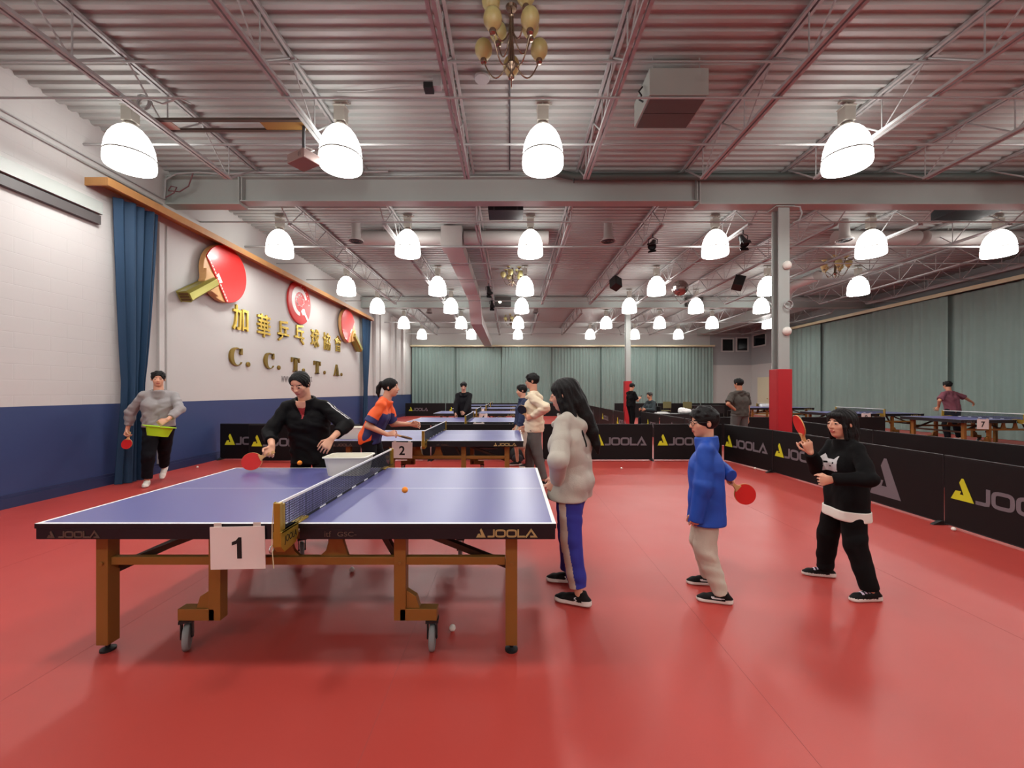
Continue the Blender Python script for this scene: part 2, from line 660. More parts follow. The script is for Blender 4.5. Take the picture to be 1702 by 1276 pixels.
def column(x, y, zt, label):
    t = thing('steel_column', label, 'column', (x, y, 0))
    b = MB()
    b.box((-.1, -.1, 0), (.1, -.084, zt)).box((-.1, .084, 0), (.1, .1, zt)).box((-.008, -.084, 0), (.008, .084, zt))
    b.build('column_shaft', M_steel2, t)
    MB().box((-.12, -.12, 0), (.12, .12, .015)).build('base_plate', M_steel2, t)
    MB().box((-.17, -.14, zt), (.17, .14, zt + .02)).build('cap_plate', M_steel2, t)
    t['kind'] = 'thing'
    return t


column(4.98, 7.35, 4.81, 'grey steel column with red padding beside the side row of barriers')
column(4.86, 16.6, 4.9, 'distant grey steel column standing behind the person looking at a phone')


def pad(x, y, h, w, label):
    b = MB()
    q = .105
    b.box((-w / 2, -w / 2, .02), (w / 2, -q, h)).box((-w / 2, q, .02), (w / 2, w / 2, h)).box((-w / 2, -q, .02), (-q, q, h)).box((q, -q, .02), (w / 2, q, h))
    o = b.build('column_pad', M_red, bevel=.012, loc=(x, y, 0))
    return tag(o, label, 'column padding')


pad(4.98, 7.35, 1.86, .262, 'tall red padding wrapped round the column beside the side barriers')
pad(4.86, 16.6, 1.88, .28, 'small distant red padding round the column behind the person with a phone')
# fittings strapped to the padded column
for zz, nm, lb in ((3.75, 'wall_sensor', 'small white round fitting high on the red padded column'), (2.55, 'wall_sensor', 'small white fitting low on the red padded column, just over mid height')):
    o = MB().lathe([(.0, 0), (.075, 0), (.08, .03), (.05, .07), (0, .08)], (0, 0, 0), 16, axis='y').build(nm, mat('plastic_white', (226, 224, 216), .4), smooth=50, loc=(5.02, 7.249, zz))
    o.rotation_euler = (0, 0, math.pi)
    tag(o, lb, 'fitting')
o = MB().tube([(0.0 + .07 * math.cos(i / 20 * 6.6), -.02 - i * .001, .07 * math.sin(i / 20 * 6.6)) for i in range(44)], .008, 6).build('cable_coil', M_steel, smooth=60, loc=(5.02, 7.24, 3.02))
tag(o, 'coil of grey cable tied to the red padded column', 'cable')
o = MB().tube([(5.1, 7.19, 4.8), (5.2, 7.16, 4.78), (5.24, 7.16, 4.66), (5.2, 7.17, 4.55), (5.1, 7.2, 4.5)], .014, 8).build('conduit_loop', M_steel, smooth=60)
tag(o, 'bent grey conduit looping at the top of the red padded column', 'conduit')

JX = [-4.575, -2.62, -.716, 1.21, 3.1, 4.93, 6.7, 8.45, 10.3, 12.2, 14.1]
BAYS = [(-2.6, 7.2, -1.6, 6.43, 'in the bay before the first girder'),
        (7.42, 16.5, 8.2, 15.7, 'between the first and second girder'),
        (16.7, 24.95, 17.5, 24.3, 'in the far bay behind the second girder')]
ZB = 4.9


def make_joist(bay):
    y0, y1, b0, b1, where = bay
    t = thing('roof_joist', '', 'roof joist', (0, 0, 0))
    zt = ZD - .012
    tc = MB()
    for s in (-1, 1):
        tc.box((s * .032 - .018, y0, zt - .036), (s * .032 + .018, y1, zt))
    tc.build('top_chord', M_steel, t)
    bc = MB()
    for s in (-1, 1):
        bc.box((s * .03 - .018, b0, ZB - .018), (s * .03 + .018, b1, ZB + .02))
    bc.build('bottom_chord', M_steel, t)
    w = MB()
    L = b1 - b0
    n = max(2, int(round(L / 1.15)))
    for i in range(n):
        ya, yb = b0 + L * i / n, b0 + L * (i + 1) / n
        ym = (ya + yb) / 2
        w.tube([(0, ya, ZB), (0, ym, zt - .02)], .011, 6)
        w.tube([(0, ym, zt - .02), (0, yb, ZB)], .011, 6)
        w.tube([(0, yb, ZB), (0, yb, zt - .02)], .009, 6)
    w.tube([(0, b0, ZB), (0, y0 + .1, zt - .02)], .014, 6)
    w.tube([(0, b1, ZB), (0, y1 - .1, zt - .02)], .014, 6)
    w.build('web', M_steel, t, smooth=40)
    return t


for bi, bay in enumerate(BAYS):
    pro = None
    for i, x in enumerate(JX):
        if bi == 0 and x > 11:
            continue
        lb = '%s roof joist from the painted wall, %s' % (ORD[i], bay[4])
        if pro is None:
            pro = make_joist(bay)
            pro.location = (x, 0, 0)
            pro['label'] = lb
            pro['group'] = 'open steel roof joists'
        else:
            dup(pro, (x, 0, 0), label=lb)

# bars running across under and over the joists
def cross_bar(y, z, x0, x1, r, label, m=M_steel, cat='brace'):
    o = MB().tube([(x0, y, z), (x1, y, z)], r, 8).build('bridging_bar', m, smooth=60)
    return tag(o, label, cat, 'bars across the roof joists')


cross_bar(4.62, ZB - .034, XL, 13.0, .013, 'thin bar under the joists between the near chandelier and the grey heater')
cross_bar(4.72, ZD - .07, XL, 13.0, .014, 'thin bar high under the deck beside the near chandelier')
cross_bar(1.3, ZB - .034, XL, 13.0, .013, 'thin bar under the joists nearly overhead')
cross_bar(5.82, ZB + .17, XL, 13.0, .017, 'pale bar across the roof behind the lamps before the first girder')
cross_bar(8.0, ZB - .035, XL, XR, .014, 'thin bar across just beyond the first girder')
cross_bar(9.34, ZB - .05, XL, XR, .024, 'bright bar carrying the first lamps beyond the first girder')
cross_bar(10.6, ZB - .035, XL, XR, .014, 'thin bar in the middle of the second bay')
cross_bar(12.15, ZB - .035, XL, XR, .014, 'thin bar before the second lamp row beyond the girder')
cross_bar(15.0, ZB - .035, XL, XR, .014, 'thin bar just before the second girder')
cross_bar(19.6, ZB - .04, XL, XR, .022, 'bar carrying the first lamps of the far bay')
cross_bar(23.5, ZB - .04, XL, XR, .022, 'bar carrying the last lamps by the end wall')
# ------------------------------------------------------------------ pendant lamps
M_glow = emit('lamp_glow', LAMP_COL, LAMP_GLOW)
M_lampbox = mat('lamp_box', (178, 174, 164), 0.4, metal=.3)
M_rim = mat('lamp_rim', (120, 116, 108), 0.3)
lamp_light = bpy.data.lights.new('lamp_light', 'AREA')
lamp_light.shape = 'DISK'
lamp_light.size = .44
lamp_light.energy = LAMP_DOWN
lamp_light.color = LAMP_COL


def make_lamp():
    t = thing('pendant_lamp', '', 'lamp', (0, 0, 0), 0, 'bell lamps under the roof')
    b = MB()
    b.lathe([(.272, -.29), (.28, -.26), (.28, -.2), (.274, -.1), (.26, 0), (.232, .09), (.19, .17), (.14, .23), (.085, .27)], (0, 0, 0), 28)
    b.lathe([(.272, -.29), (.26, -.29), (.255, -.1), (.2, .1), (.10, .235)], (0, 0, 0), 28)
    b.build('lamp_shade', M_glow, t, smooth=60)
    MB().lathe([(.272, -.15), (.2835, -.15), (.2825, -.132), (.271, -.132)], (0, 0, 0), 28).build('shade_band', M_rim, t, smooth=60)
    MB().lathe([(.0, .262), (.09, .262), (.09, .285), (.05, .30), (.045, .33), (0, .33)], (0, 0, 0), 20).build('shade_holder', M_lampbox, t, smooth=40)
    MB().box((-.075, -.065, .33), (.075, .065, .53)).box((-.085, -.075, .52), (.085, .075, .54)).build('ballast_box', M_lampbox, t, bevel=.006)
    hk = MB().tube([(0, 0, .54), (0, 0, .60)], .012, 8).box((-.1, -.03, .60), (.1, .03, .622))
    hk.tube([(.05, 0, .6), (.1, 0, .57), (.13, .02, .6), (.1, .05, .62)], .006, 6)
    hk.build('hanger', M_lampbox, t, smooth=40)
    l = bpy.data.objects.new('bulb', lamp_light)
    COL.objects.link(l)
    l.parent = t
    l.location = (0, 0, -.27)
    return t


XA, XB_, XC, XD, XE, XF = -5.23, -2.34, .43, 4.6, 8.12, 11.0
rows = [(-2.2, (XA, XB_, XC, XD, XE, XF), 'in the row behind the viewer'),
        (1.9, (XA, XB_, XC, XD, XE, XF), 'in the row straight above the first table'),
        (5.45, (XA, XB_, XC, XD, XE), 'in the row just before the first girder'),
        (8.97, (XA, XB_, XC, XD, XE, XF), 'in the first row beyond the first girder'),
        (12.6, (XA, XB_, XC, XD, XE, XF), 'in the second row beyond the first girder'),
        (15.5, (XA, XB_ - .02, XC - .03, XD, 7.2, 9.75), 'in the row just before the second girder'),
        (19.3, (XA, XB_ - .1, XC - .1, XD, 7.2, 9.75, 12.5), 'in the first row beyond the second girder'),
        (23.2, (XA, XB_, XC - .05, XD, 7.2, 9.75), 'in the last row by the far end wall')]
lamp0 = make_lamp()
first = True
for yy, cols, where in rows:
    for i, x in enumerate(cols):
        lb = '%s bell lamp from the painted wall, %s' % (ORD[i], where)
        if first:
            lamp0.location = (x, yy, 4.81)
            lamp0['label'] = lb
            first = False
        else:
            dup(lamp0, (x, yy, 4.81), label=lb)
# ------------------------------------------------------------------ table tennis tables
def top_mat(name, rgb):
    return mat(name, rgb, 0.34, spec=0.5, var=0.03, vscale=3)


M_blue = top_mat('table_blue', (86, 86, 140))
M_line = mat('line_white', (232, 232, 230), 0.4)
M_apron = mat('apron_black', (20, 18, 24), 0.42)
M_leg = mat('leg_bronze', (140, 98, 44), 0.42, metal=.2, var=.05)
M_legd = mat('brace_dark', (58, 36, 22), 0.45, metal=.2)
M_letg = mat('letter_gold', (168, 146, 96), 0.5)
M_letd = mat('letter_brown', (88, 70, 60), 0.5)
M_tyre = mat('tyre_grey', (128, 132, 132), 0.6)
M_chrome = mat('chrome', (190, 190, 190), 0.25, metal=.9)
M_net = mat('net_dark', (22, 24, 34), 0.7)
M_post = mat('net_post_gold', (168, 138, 52), 0.35, metal=.6)
M_paper = mat('sign_paper', (226, 214, 208), 0.6)
M_ink = mat('ink', (16, 15, 16), 0.6)
TW, TL, TH = 1.525, 2.74, .76


def make_table():
    t = thing('table_tennis_table', '', 'table', (0, 0, 0), 0, 'blue table tennis tables')
    hl, hw = TL / 2, TW / 2
    for s in (-1, 1):
        b = MB()
        xs = [0.002, .002, hl - .02, hl] if s > 0 else [-hl, -hl + .02, -.002, -.002]
        xs = [.002, hl - .02, hl] if s > 0 else [-hl, -hl + .02, -.002]
        ys_ = [-hw, -hw + .02, -.002, .002, hw - .02, hw]
        for i in range(2):
            for j in range(5):
                edge = (i == 1 and s > 0) or (i == 0 and s < 0)
                white = edge or j in (0, 2, 4)
                b.add([(xs[i], ys_[j], TH), (xs[i + 1], ys_[j], TH), (xs[i + 1], ys_[j + 1], TH), (xs[i], ys_[j + 1], TH)], [(0, 1, 2, 3)], 1 if white else 0)
        b.box((xs[0], -hw, TH - .026), (xs[-1], hw, TH - .0005), 2)
        b.build('table_top', [M_blue, M_line, M_apron], t)
        a = MB()
        x0, x1 = (.02, hl - .004) if s > 0 else (-hl + .004, -.02)
        a.box((x0, -hw + .003, TH - .084), (x1, -hw + .03, TH - .026)).box((x0, hw - .03, TH - .084), (x1, hw - .003, TH - .026))
        e = x1 if s > 0 else x0
        a.box((e - .027 if s > 0 else e, -hw + .03, TH - .084), (e if s > 0 else e + .027, hw - .03, TH - .026))
        a.build('apron', M_apron, t, bevel=.003)
        lg = MB()
        w = .26
        xo = hl - .085 - w if s > 0 else -hl + .075
        if s > 0:
            tri_mark(lg, (xo - .075, -hw + .003, TH - .073), (1, 0, 0), (0, 0, 1), .05, .046, .003)
            joola(lg, (xo - .015, -hw + .003, TH - .073), (1, 0, 0), (0, 0, 1), w, .042, .003)
            l2 = MB()
            l2.text('GSC-', (.27, -hw + .003, TH - .068), (1, 0, 0), (0, 0, 1), .024, .002, width=.10)
            l2.build('model_lettering', M_letd, t)
            MB().text('itf', (.17, -hw + .003, TH - .07), (1, 0, 0), (0, 0, 1), .03, .002).build('federation_lettering', M_letd, t)
        else:
            tri_mark(lg, (xo - .01, -hw + .003, TH - .076), (1, 0, 0), (0, 0, 1), .04, .036, .003)
            joola(lg, (xo + .05, -hw + .003, TH - .076), (1, 0, 0), (0, 0, 1), .215, .036, .003)
        o = lg.build('lettering', M_letg if s > 0 else M_letd, t)
        # end legs
        for q in (-1, 1):
            y = q * (hw - .15)
            lx = s * (hl - .235)
            f = MB()
            f.box((lx - .033, y - .035, .045), (lx + .033, y + .035, TH - .084))
            f.tube([(lx, y - .037, .5), (lx, y - .042, .5)], .012, 10)
            leg = f.build('leg', M_leg, t, bevel=.004)
            MB().lathe([(.012, .018), (.012, .045)], (lx, y, 0), 10).lathe([(0, 0), (.036, 0), (.036, .012), (.014, .02), (0, .02)], (lx, y, 0), 14).build('foot', M_black, leg, smooth=40)
            # wheeled inner post
            cx = s * .515
            p = MB()
            p.box((cx - .033, y - .03, .18), (cx + .033, y + .03, TH - .084))
            fx = s * .69
            lo, hi = min(cx, fx), max(cx, fx)
            p.box((lo if s > 0 else lo - .03, y - .03, .18), (hi + .03 if s > 0 else hi, y + .03, .245))
            a0 = cx + s * .033
            poly = [(a0, .245), (a0 + s * .075, .245), (a0 + s * .055, .31), (a0, .345)]
            if s > 0:
                poly = poly[::1]
            else:
                poly = poly[::-1]
            p.prism(poly, (0, y + .02, 0), (1, 0, 0), (0, 0, 1), .04)
            p.tube([(cx, y - .032, .5), (cx, y - .037, .5)], .011, 10)
            post = p.build('wheel_post', M_leg, t, bevel=.004)
            k = MB()
            k.box((-.035, -.032, .165), (.035, .032, .18))
            k.box((-.028, -.024, .075), (-.022, .024, .165)).box((.022, -.024, .075), (.028, .024, .165))
            k.tube([(-.03, 0, .075), (.03, 0, .075)], .008, 8)
            fork = k.build('caster_fork', M_black, post, loc=(fx, y, 0))
            w_ = MB().lathe([(0, -.018), (.05, -.018), (.068, -.014), (.073, -.006), (.073, .006), (.068, .014), (.05, .018), (0, .018)], (0, 0, 0), 24, axis='x').build('wheel', M_tyre, post, smooth=40, loc=(fx, y, .074))
            turn = math.radians(30 if s < 0 else 6)
            fork.rotation_euler = (0, 0, turn)
            w_.rotation_euler = (0, 0, turn)
    for q in (-1, 1):
        y = q * (hw - .15)
        MB().box((-hl + .27, y - .018, .485), (hl - .27, y + .018, .53)).build('rail', M_leg, t, bevel=.003)
        for s in (-1, 1):
            g = MB()
            yy = y - q * .05
            g.bar((s * (hl - .26), yy, .46), (s * (hl - .80), yy, TH - .09), .03, .045, (0, 1, 0))
            if q < 0:
                g.bar((s * .52, yy, .43), (s * .38, yy, TH - .09), .03, .04, (0, 1, 0))
            g.build('brace', M_legd, t)
            # arched plate by the middle
            c = s * .12
            arc = [(c + s * (.055 * -1), .50)]
            pl = [(c - s * .05, .485), (c + s * .11, .485), (c + s * .085, .56), (c + s * .06, .64), (c + s * .06, TH - .09), (c - s * .01, TH - .09), (c - s * .012, .62), (c - s * .03, .56), (c - s * .07, .52)]
            if s < 0:
                pl = pl[::-1]
            MB().prism(pl, (0, y - q * .012 + .012, 0), (1, 0, 0), (0, 0, 1), .024).build('arch_plate', M_leg, t, bevel=.003)
    for s in (-1, 1):
        MB().box((s * (hl - .235) - .02, -hw + .19, .42), (s * (hl - .235) + .02, hw - .19, .46)).build('cross_tie', M_legd, t)
    return t


def make_net():
    """origin on the table top at the middle"""
    t = thing('table_net', '', 'net', (0, 0, 0), 0, 'table tennis nets')
    hy = TW / 2 + .1525
    nb = MB()
    n = 140
    for i in range(n + 1):
        y = -hy + .01 + (2 * hy - .02) * i / n
        nb.box((-.001, y - .0013, .012), (.001, y + .0013, .142))
    for j in range(11):
        z = .012 + .0125 * j
        nb.box((-.001, -hy + .01, z - .0013), (.001, hy - .01, z + .0013))
    nb.build('netting', M_net, t)
    MB().box((-.004, -hy + .004, .139), (.004, hy - .004, .154)).build('top_tape', M_line, t, bevel=.002)
    bt = MB()
    y = -hy + .02
    k = 0
    while y < hy - .02:
        y2 = min(hy - .02, y + (.16 if k % 2 == 0 else .075))
        bt.box((-.003, y, .003), (.003, y2, .012), k % 2)
        y = y2
        k += 1
    bt.build('bottom_tape', [M_net, M_line], t)
    for s in (-1, 1):
        y = s * hy
        p = MB().box((-.016, y - .012, -.04), (.016, y + .012, .152)).box((-.019, y - .004, .0), (-.016, y + .013, .156))
        p.box((-.012, y - s * .03 - .009, .004), (.012, y - s * .03 + .009, .14))
        post = p.build('net_post', M_post, t, bevel=.003)
        c = MB()
        y2 = s * (TW / 2 - .10)
        lo, hi = min(y, y2), max(y, y2)
        # clamp: upper jaw on the table, deep side plate below
        c.box((-.02, lo + .0, .0012), (.02, hi, .012))
        pl = [(abs(y), .0), (TW / 2 - .06, .0), (TW / 2 + .004, -.0), (TW / 2 + .004, -.04), (TW / 2 + .02, -.085), (abs(y) - .02, -.10), (abs(y), -.07)]
        poly = [(s * a, z) for a, z in (((abs(y) + .01), .012), ((TW / 2 + .005), .012), ((TW / 2 + .005), -.045), ((TW / 2 + .03), -.085), ((abs(y) - .02), -.095), ((abs(y) + .01), -.06))]
        if s > 0:
            poly = poly[::-1]
        c.prism(poly, (-.02, 0, 0), (0, 1, 0), (0, 0, 1), .04)
        cl = c.build('clamp', M_post, t, bevel=.002)
        lb = MB()
        if s < 0:
            lb.text('JOOLA', (.0202, -TW / 2 - .078, -.05), (0, 1, 0), (0, 0, 1), .034, .001, width=.11)
        else:
            lb.text('JOOLA', (.0202, TW / 2 + .078, -.05), (0, 1, 0), (0, 0, 1), .034, .001, width=.11)
        lb.build('lettering', M_ink, cl)
        ringp = [(-.02 - .012, y - s * .0 + .018 * math.cos(a), -.075 + .018 * math.sin(a)) for a in [i / 12 * 6.2832 for i in range(13)]]
        MB().tube(ringp, .003, 6).build('pull_ring', M_chrome, t, smooth=60)
        MB().tube([(-.019, y + s * .004, .154), (-.022, y + s * .012, .05), (-.022, y + s * .014, -.06), (-.012, y + s * .016, -.16)], .0022, 6).build('cord', mat('cord_cream', (206, 190, 150), .7), t, smooth=60)
    return t


table0, net0 = make_table(), make_net()
T = [(-1.135, 2.085 + TW / 2, 'nearest', 'blue table with the number 1 sign, playing table of the person in black'),
     (-1.2, 5.56 + TW / 2, '', 'blue table with the number 2 sign, beside the person in orange'),
     (-1.02, 9.0 + TW / 2, '', 'blue table between the first barrier row and the person in the black hoodie'),
     (-1.08, 12.4 + TW / 2, '', 'blue table just behind the person in the black hoodie'),
     (-1.0, 15.8 + TW / 2, '', 'fifth blue table down the hall, counted along the painted wall side'),
     (-1.0, 19.1 + TW / 2, '', 'sixth blue table down the hall, before the end barriers'),
     (12.3, 9.65 + TW / 2, '', 'blue table with the number 7 sign on the curtained side court'),
     (11.42, 12.3 + TW / 2, '', 'blue table with the number 8 sign on the curtained side court'),
     (11.3, 16.6 + TW / 2, '', 'far blue table beside the door behind the padded column')]
for i, (x, y, _n, lb) in enumerate(T):
    if i == 0:
        a, b = table0, net0
        a.location, b.location = (x, y, 0), (x, y, TH)
        a['label'] = lb
    else:
        a = dup(table0, (x, y, 0), label=lb)
        b = dup(net0, (x, y, TH))
    b['label'] = 'net across the ' + lb.replace('table between the first barrier row and the person in the black hoodie', 'table before the person in the black hoodie').replace(', playing table of the person in black', '').replace(', counted along the painted wall side', '').replace(', beside the person in orange', '').replace(', before the end barriers', '')


def number_sign(num, c, w, h, tilt, label):
    """paper sign hung on the side of a table; c: middle of its face"""
    t = thing('number_sign', label, 'sign', c, 0, None)
    t.rotation_euler = (0, math.radians(tilt), 0)
    MB().box((-w / 2, 0, -h / 2), (w / 2, .004, h / 2)).build('sign_card', M_paper, t)
    n_ = MB()
    if num == '1':
        k = h * .5
        n_.prism([(-.02 * k, -.5 * k), (.2 * k, -.5 * k), (.2 * k, .5 * k), (.06 * k, .5 * k), (-.06 * k, .36 * k), (-.26 * k, .28 * k), (-.26 * k, .12 * k), (-.02 * k, .2 * k)], (0, -.0002, 0), (1, 0, 0), (0, 0, 1), .001)
    else:
        n_.text(num, (0, -.0008, -h * .29), (1, 0, 0), (0, 0, 1), h * .56, .0008, bold=.02)
    n_.build('number', M_ink, t)
    MB().box((-w / 2 + .02, 0.002, h / 2 - .002), (-w / 2 + .06, .0035, h / 2 + .02)).box((w / 2 - .06, 0.002, h / 2 - .002), (w / 2 - .02, .0035, h / 2 + .02)).build('sign_tape', mat('tape', (206, 200, 190), .4), t)
    return t


number_sign('1', (-1.432, 2.076, .636), .286, .222, -1.2, 'white paper sign with a black 1 hung on the first table')
number_sign('2', (-1.53, 5.555, .63), .286, .222, 1.0, 'white paper sign with a black 2 hung on the second table')
number_sign('3', (-.74, 8.995, .64), .25, .2, 0, 'white paper sign hung on the third table, mostly behind the barrier')
number_sign('4', (-.88, 12.39, .65), .27, .2, 0, 'white paper sign hung on the table behind the person in the black hoodie')
number_sign('5', (-1.2, 15.79, .66), .25, .18, 0, 'small white paper sign hung on the fifth table down the hall')
number_sign('7', (11.45, 9.64, .655), .286, .24, 1.0, 'white paper sign with a black 7 hung on the table by the side curtains')
number_sign('8', (10.98, 12.29, .655), .286, .22, 0, 'white paper sign with a black 8 on the table behind the child in black')

# ------------------------------------------------------------------ court barriers
M_bar = mat('barrier_cloth', (13, 10, 12), 0.5, spec=.25, var=.08, vscale=4)
M_barf = mat('barrier_frame', (34, 32, 34), 0.4)
M_yel = mat('logo_yellow', (206, 206, 40), 0.5)
M_lgrey = mat('logo_grey', (112, 106, 112), 0.5)


def barrier(a, b, label, logos=(), group='black court barriers', h=.76, feet=(1, 1)):
    """a, b: ends on the floor, seen from the side where b lies to the right of a. logos: (kind, start along)"""
    a, b = Vector((a[0], a[1], 0)), Vector((b[0], b[1], 0))
    u_ = (b - a).normalized()
    a, b = a + u_ * .005, b - u_ * .005
    L = (b - a).length
    ang = math.atan2(b.y - a.y, b.x - a.x)
    t = thing('court_barrier', label, 'barrier', a, ang, group)
    MB().box((.005, -.008, .03), (L - .005, .008, h - .008)).build('barrier_cover', M_bar, t, bevel=.003)
    f = MB()
    for x in (.008, L - .008):
        f.tube([(x, 0, .012), (x, 0, h)], .008, 8)
    f.tube([(.008, 0, h), (L - .008, 0, h)], .008, 8).tube([(.008, 0, .025), (L - .008, 0, .025)], .006, 8)
    f.build('barrier_frame', M_barf, t, smooth=50)
    for x in [q for q, on in ((.02, feet[0]), (L - .02, feet[1])) if on]:
        MB().prism([(-.12, 0), (.12, 0), (.10, .012), (.03, .045), (-.03, .045), (-.10, .012)], (x - .02, 0, 0), (0, 1, 0), (0, 0, 1), .04).build('barrier_foot', M_black, t, bevel=.004)
    for kind, s in logos:
        if kind == 'A':
            g = MB()
            tri_mark(g, (s, -.0085, .13), (1, 0, 0), (0, 0, 1), .42, .48, .002)
            g.build('big_mark', M_lgrey, t)
        else:
            g = MB()
            tri_mark(g, (s, -.0085, .316), (1, 0, 0), (0, 0, 1), .22, .23, .002)
            g.build('triangle_mark', M_yel, t)
            g = MB()
            joola(g, (s + .235, -.0085, .316), (1, 0, 0), (0, 0, 1), .88, .172, .002)
            g.build('lettering', M_lgrey, t)
    return t


YA = 8.35
barrier((-6.2, YA + .1), (-4.7, YA + .1), 'black barrier end set against the painted wall, half behind the next one', [('J', .1)])
barrier((-5.44, YA - .13), (-3.11, YA - .13), 'black barrier behind the person in the black jacket', [('J', .06)])
barrier((-3.1, YA), (-1.7, YA), 'black barrier behind the person in orange', [('J', .1)])
barrier((-1.69, YA), (.64, YA), 'black barrier seen under the second table')
barrier((.65, YA), (2.97, YA), 'black barrier just behind the person with long dark hair', [('J', 1.07)])
barrier((2.985, YA), (4.43, YA), 'black barrier behind the child in blue, meeting the corner', [('J', .08)], feet=(0, 0))
side = [(4.46, 8.33), (4.66, 7.08), (4.71, 5.68), (4.70, 4.31), (4.64, 2.92), (4.55, 1.54)]
barrier(side[0], side[1], 'first side barrier from the corner, just past the child in blue', [('J', .04)], feet=(0, 1))
barrier(side[1], side[2], 'side barrier behind the red bat the child in black holds up', [('J', .06)], feet=(0, 1))
barrier(side[2], side[3], 'side barrier with one big grey triangle mark', [('A', .47)], feet=(0, 1))
barrier(side[3], side[4], 'side barrier past the big triangle mark, cut by the picture edge', [('J', .07)], feet=(0, 1))
barrier(side[4], side[5], 'side barrier closest to the viewer, almost outside the picture', feet=(0, 1))
for i, (p, q) in enumerate((((6.66, 9.4), (6.44, 7.07)), ((6.43, 7.05), (6.5, 4.72)), ((6.5, 4.7), (6.6, 2.4)))):
    barrier(p, q, ['plain black barrier of the inner side row, by the padded column', 'plain black barrier of the inner side row, behind the big triangle mark',
                   'plain black barrier of the inner side row, towards the viewer'][i])
for i, (p, q) in enumerate((((3.85, 21.6), (3.80, 19.3)), ((3.8, 19.25), (3.76, 16.95)), ((3.76, 16.9), (3.73, 14.6)), ((3.73, 14.55), (3.74, 13.2)))):
    barrier(p, q, '%s barrier from the far end in the long row beside the left courts' % ORD[i], [('J', .5)] if i != 1 else [('A', .7)])
for i, (p, q) in enumerate((((4.44, 13.6), (4.43, 11.9)), ((4.43, 11.85), (4.42, 10.15)), ((4.42, 10.1), (4.41, 8.75)))):
    barrier(p, q, '%s of three barriers in the row below the seated person' % ORD[i], [('J', .6)] if i != 1 else [('A', .7)])
barrier((5.4, 10.6), (7.7, 10.6), 'dark barrier across the floor behind the person with a hand on the hip')
barrier((7.75, 10.62), (10.0, 10.62), 'dark barrier across the floor before the number 8 table')
for i in range(4):
    x0 = -6.15 + i * 2.35
    barrier((x0, 23.0), (x0 + 2.33, 23.0), '%s end barrier from the painted wall, before the far curtains' % ORD[i], [('J', .2)])
for i in range(3):
    x0 = 5.6 + i * 2.35
    barrier((x0, 21.6), (x0 + 2.33, 21.6), '%s dark barrier behind the seated person, counted from the distant column' % ORD[i], h=.8)

# ------------------------------------------------------------------ balls, tubs and small things on courts
M_ballw = mat('ball_white', (238, 232, 222), 0.45)
M_ballo = mat('ball_orange', (240, 140, 30), 0.45)


def balls(lst, m, name='table_tennis_ball'):
    for p, lb in lst:
        o = MB().ball((0, 0, 0), .02, 14).build(name, m, smooth=80, loc=p)
        tag(o, lb, 'ball')


def onfloor(px, py):
    k = (py - CY) / (CAMZ - .02)
    return ((px - CX) / k, FPX / k, .0201)


balls([(onfloor(752, 1043), 'white ball on the floor beside the front wheel of the first table'),
       (onfloor(585, 946), 'white ball on the floor beneath the middle of the first table'),
       (onfloor(150, 809), 'white ball on the floor along the blue painted wall'),
       (onfloor(328, 776), 'white ball on the floor by the wall end of the barrier row'),
       (onfloor(1033, 778), 'white ball alone on the floor before the barrier behind the long haired person'),
       (onfloor(1585, 879), 'white ball at the foot of the side barrier past the big triangle mark'),
       (onfloor(1255, 778), 'white ball at the foot of the first side barrier from the corner'),
       (onfloor(852, 763), 'white ball on the floor by the dark backpack')], M_ballw)
balls([(W(673, 814, 2.55), 'orange ball bouncing over the near half of the first table'),
       (W(498, 769, 3.45), 'orange ball in the air before the person in the black jacket')], M_ballo)

M_tub = mat('tub_white', (222, 218, 204), 0.4, spec=.4)


def tub(x, y, z, w, d, h, rot, label):
    t = thing('ball_tub', label, 'tub', (x, y, z), rot)
    b = MB()

    def ring(w, d, z, r=.05, n=6):
        out = []
        for cx, cy, a0 in ((w / 2 - r, d / 2 - r, 0), (-w / 2 + r, d / 2 - r, 90), (-w / 2 + r, -d / 2 + r, 180), (w / 2 - r, -d / 2 + r, 270)):
            for i in range(n):
                a = math.radians(a0 + 90 * i / (n - 1))
                out.append((cx + r * math.cos(a), cy + r * math.sin(a), z))
        return out
    secs = [ring(w * .8, d * .8, .001), ring(w * .93, d * .93, h * .93), ring(w, d, h * .95), ring(w, d, h), ring(w * .9, d * .9, h), ring(w * .9, d * .88, h * .9), ring(w * .77, d * .77, .006)]
    vs = [p for s_ in secs for p in s_]
    n = len(secs[0])
    fs = [(i * n + k, i * n + (k + 1) % n, (i + 1) * n + (k + 1) % n, (i + 1) * n + k) for i in range(len(secs) - 1) for k in range(n)]
    fs += [tuple(range(n - 1, -1, -1)), tuple((len(secs) - 1) * n + k for k in range(n))]
    b.add(vs, fs)
    b.build('tub_body', M_tub, t, smooth=40)
    return t


tub(-1.37, 3.36, TH, .37, .28, .155, .04, 'white plastic ball tub against the net on the first table')
tub(-2.33, 5.86, TH, .42, .30, .17, .05, 'white plastic ball tub on the second table behind the person in black')
o = MB().box((-.2, -.16, 0), (.2, .16, .02)).build('grey_board', mat('board_grey', (120, 116, 116), .6), loc=(-.42, 6.5, .531), bevel=.004)
tag(o, 'flat grey board resting on the rails under the second table', 'board')
o.scale = (1, 1, 1)

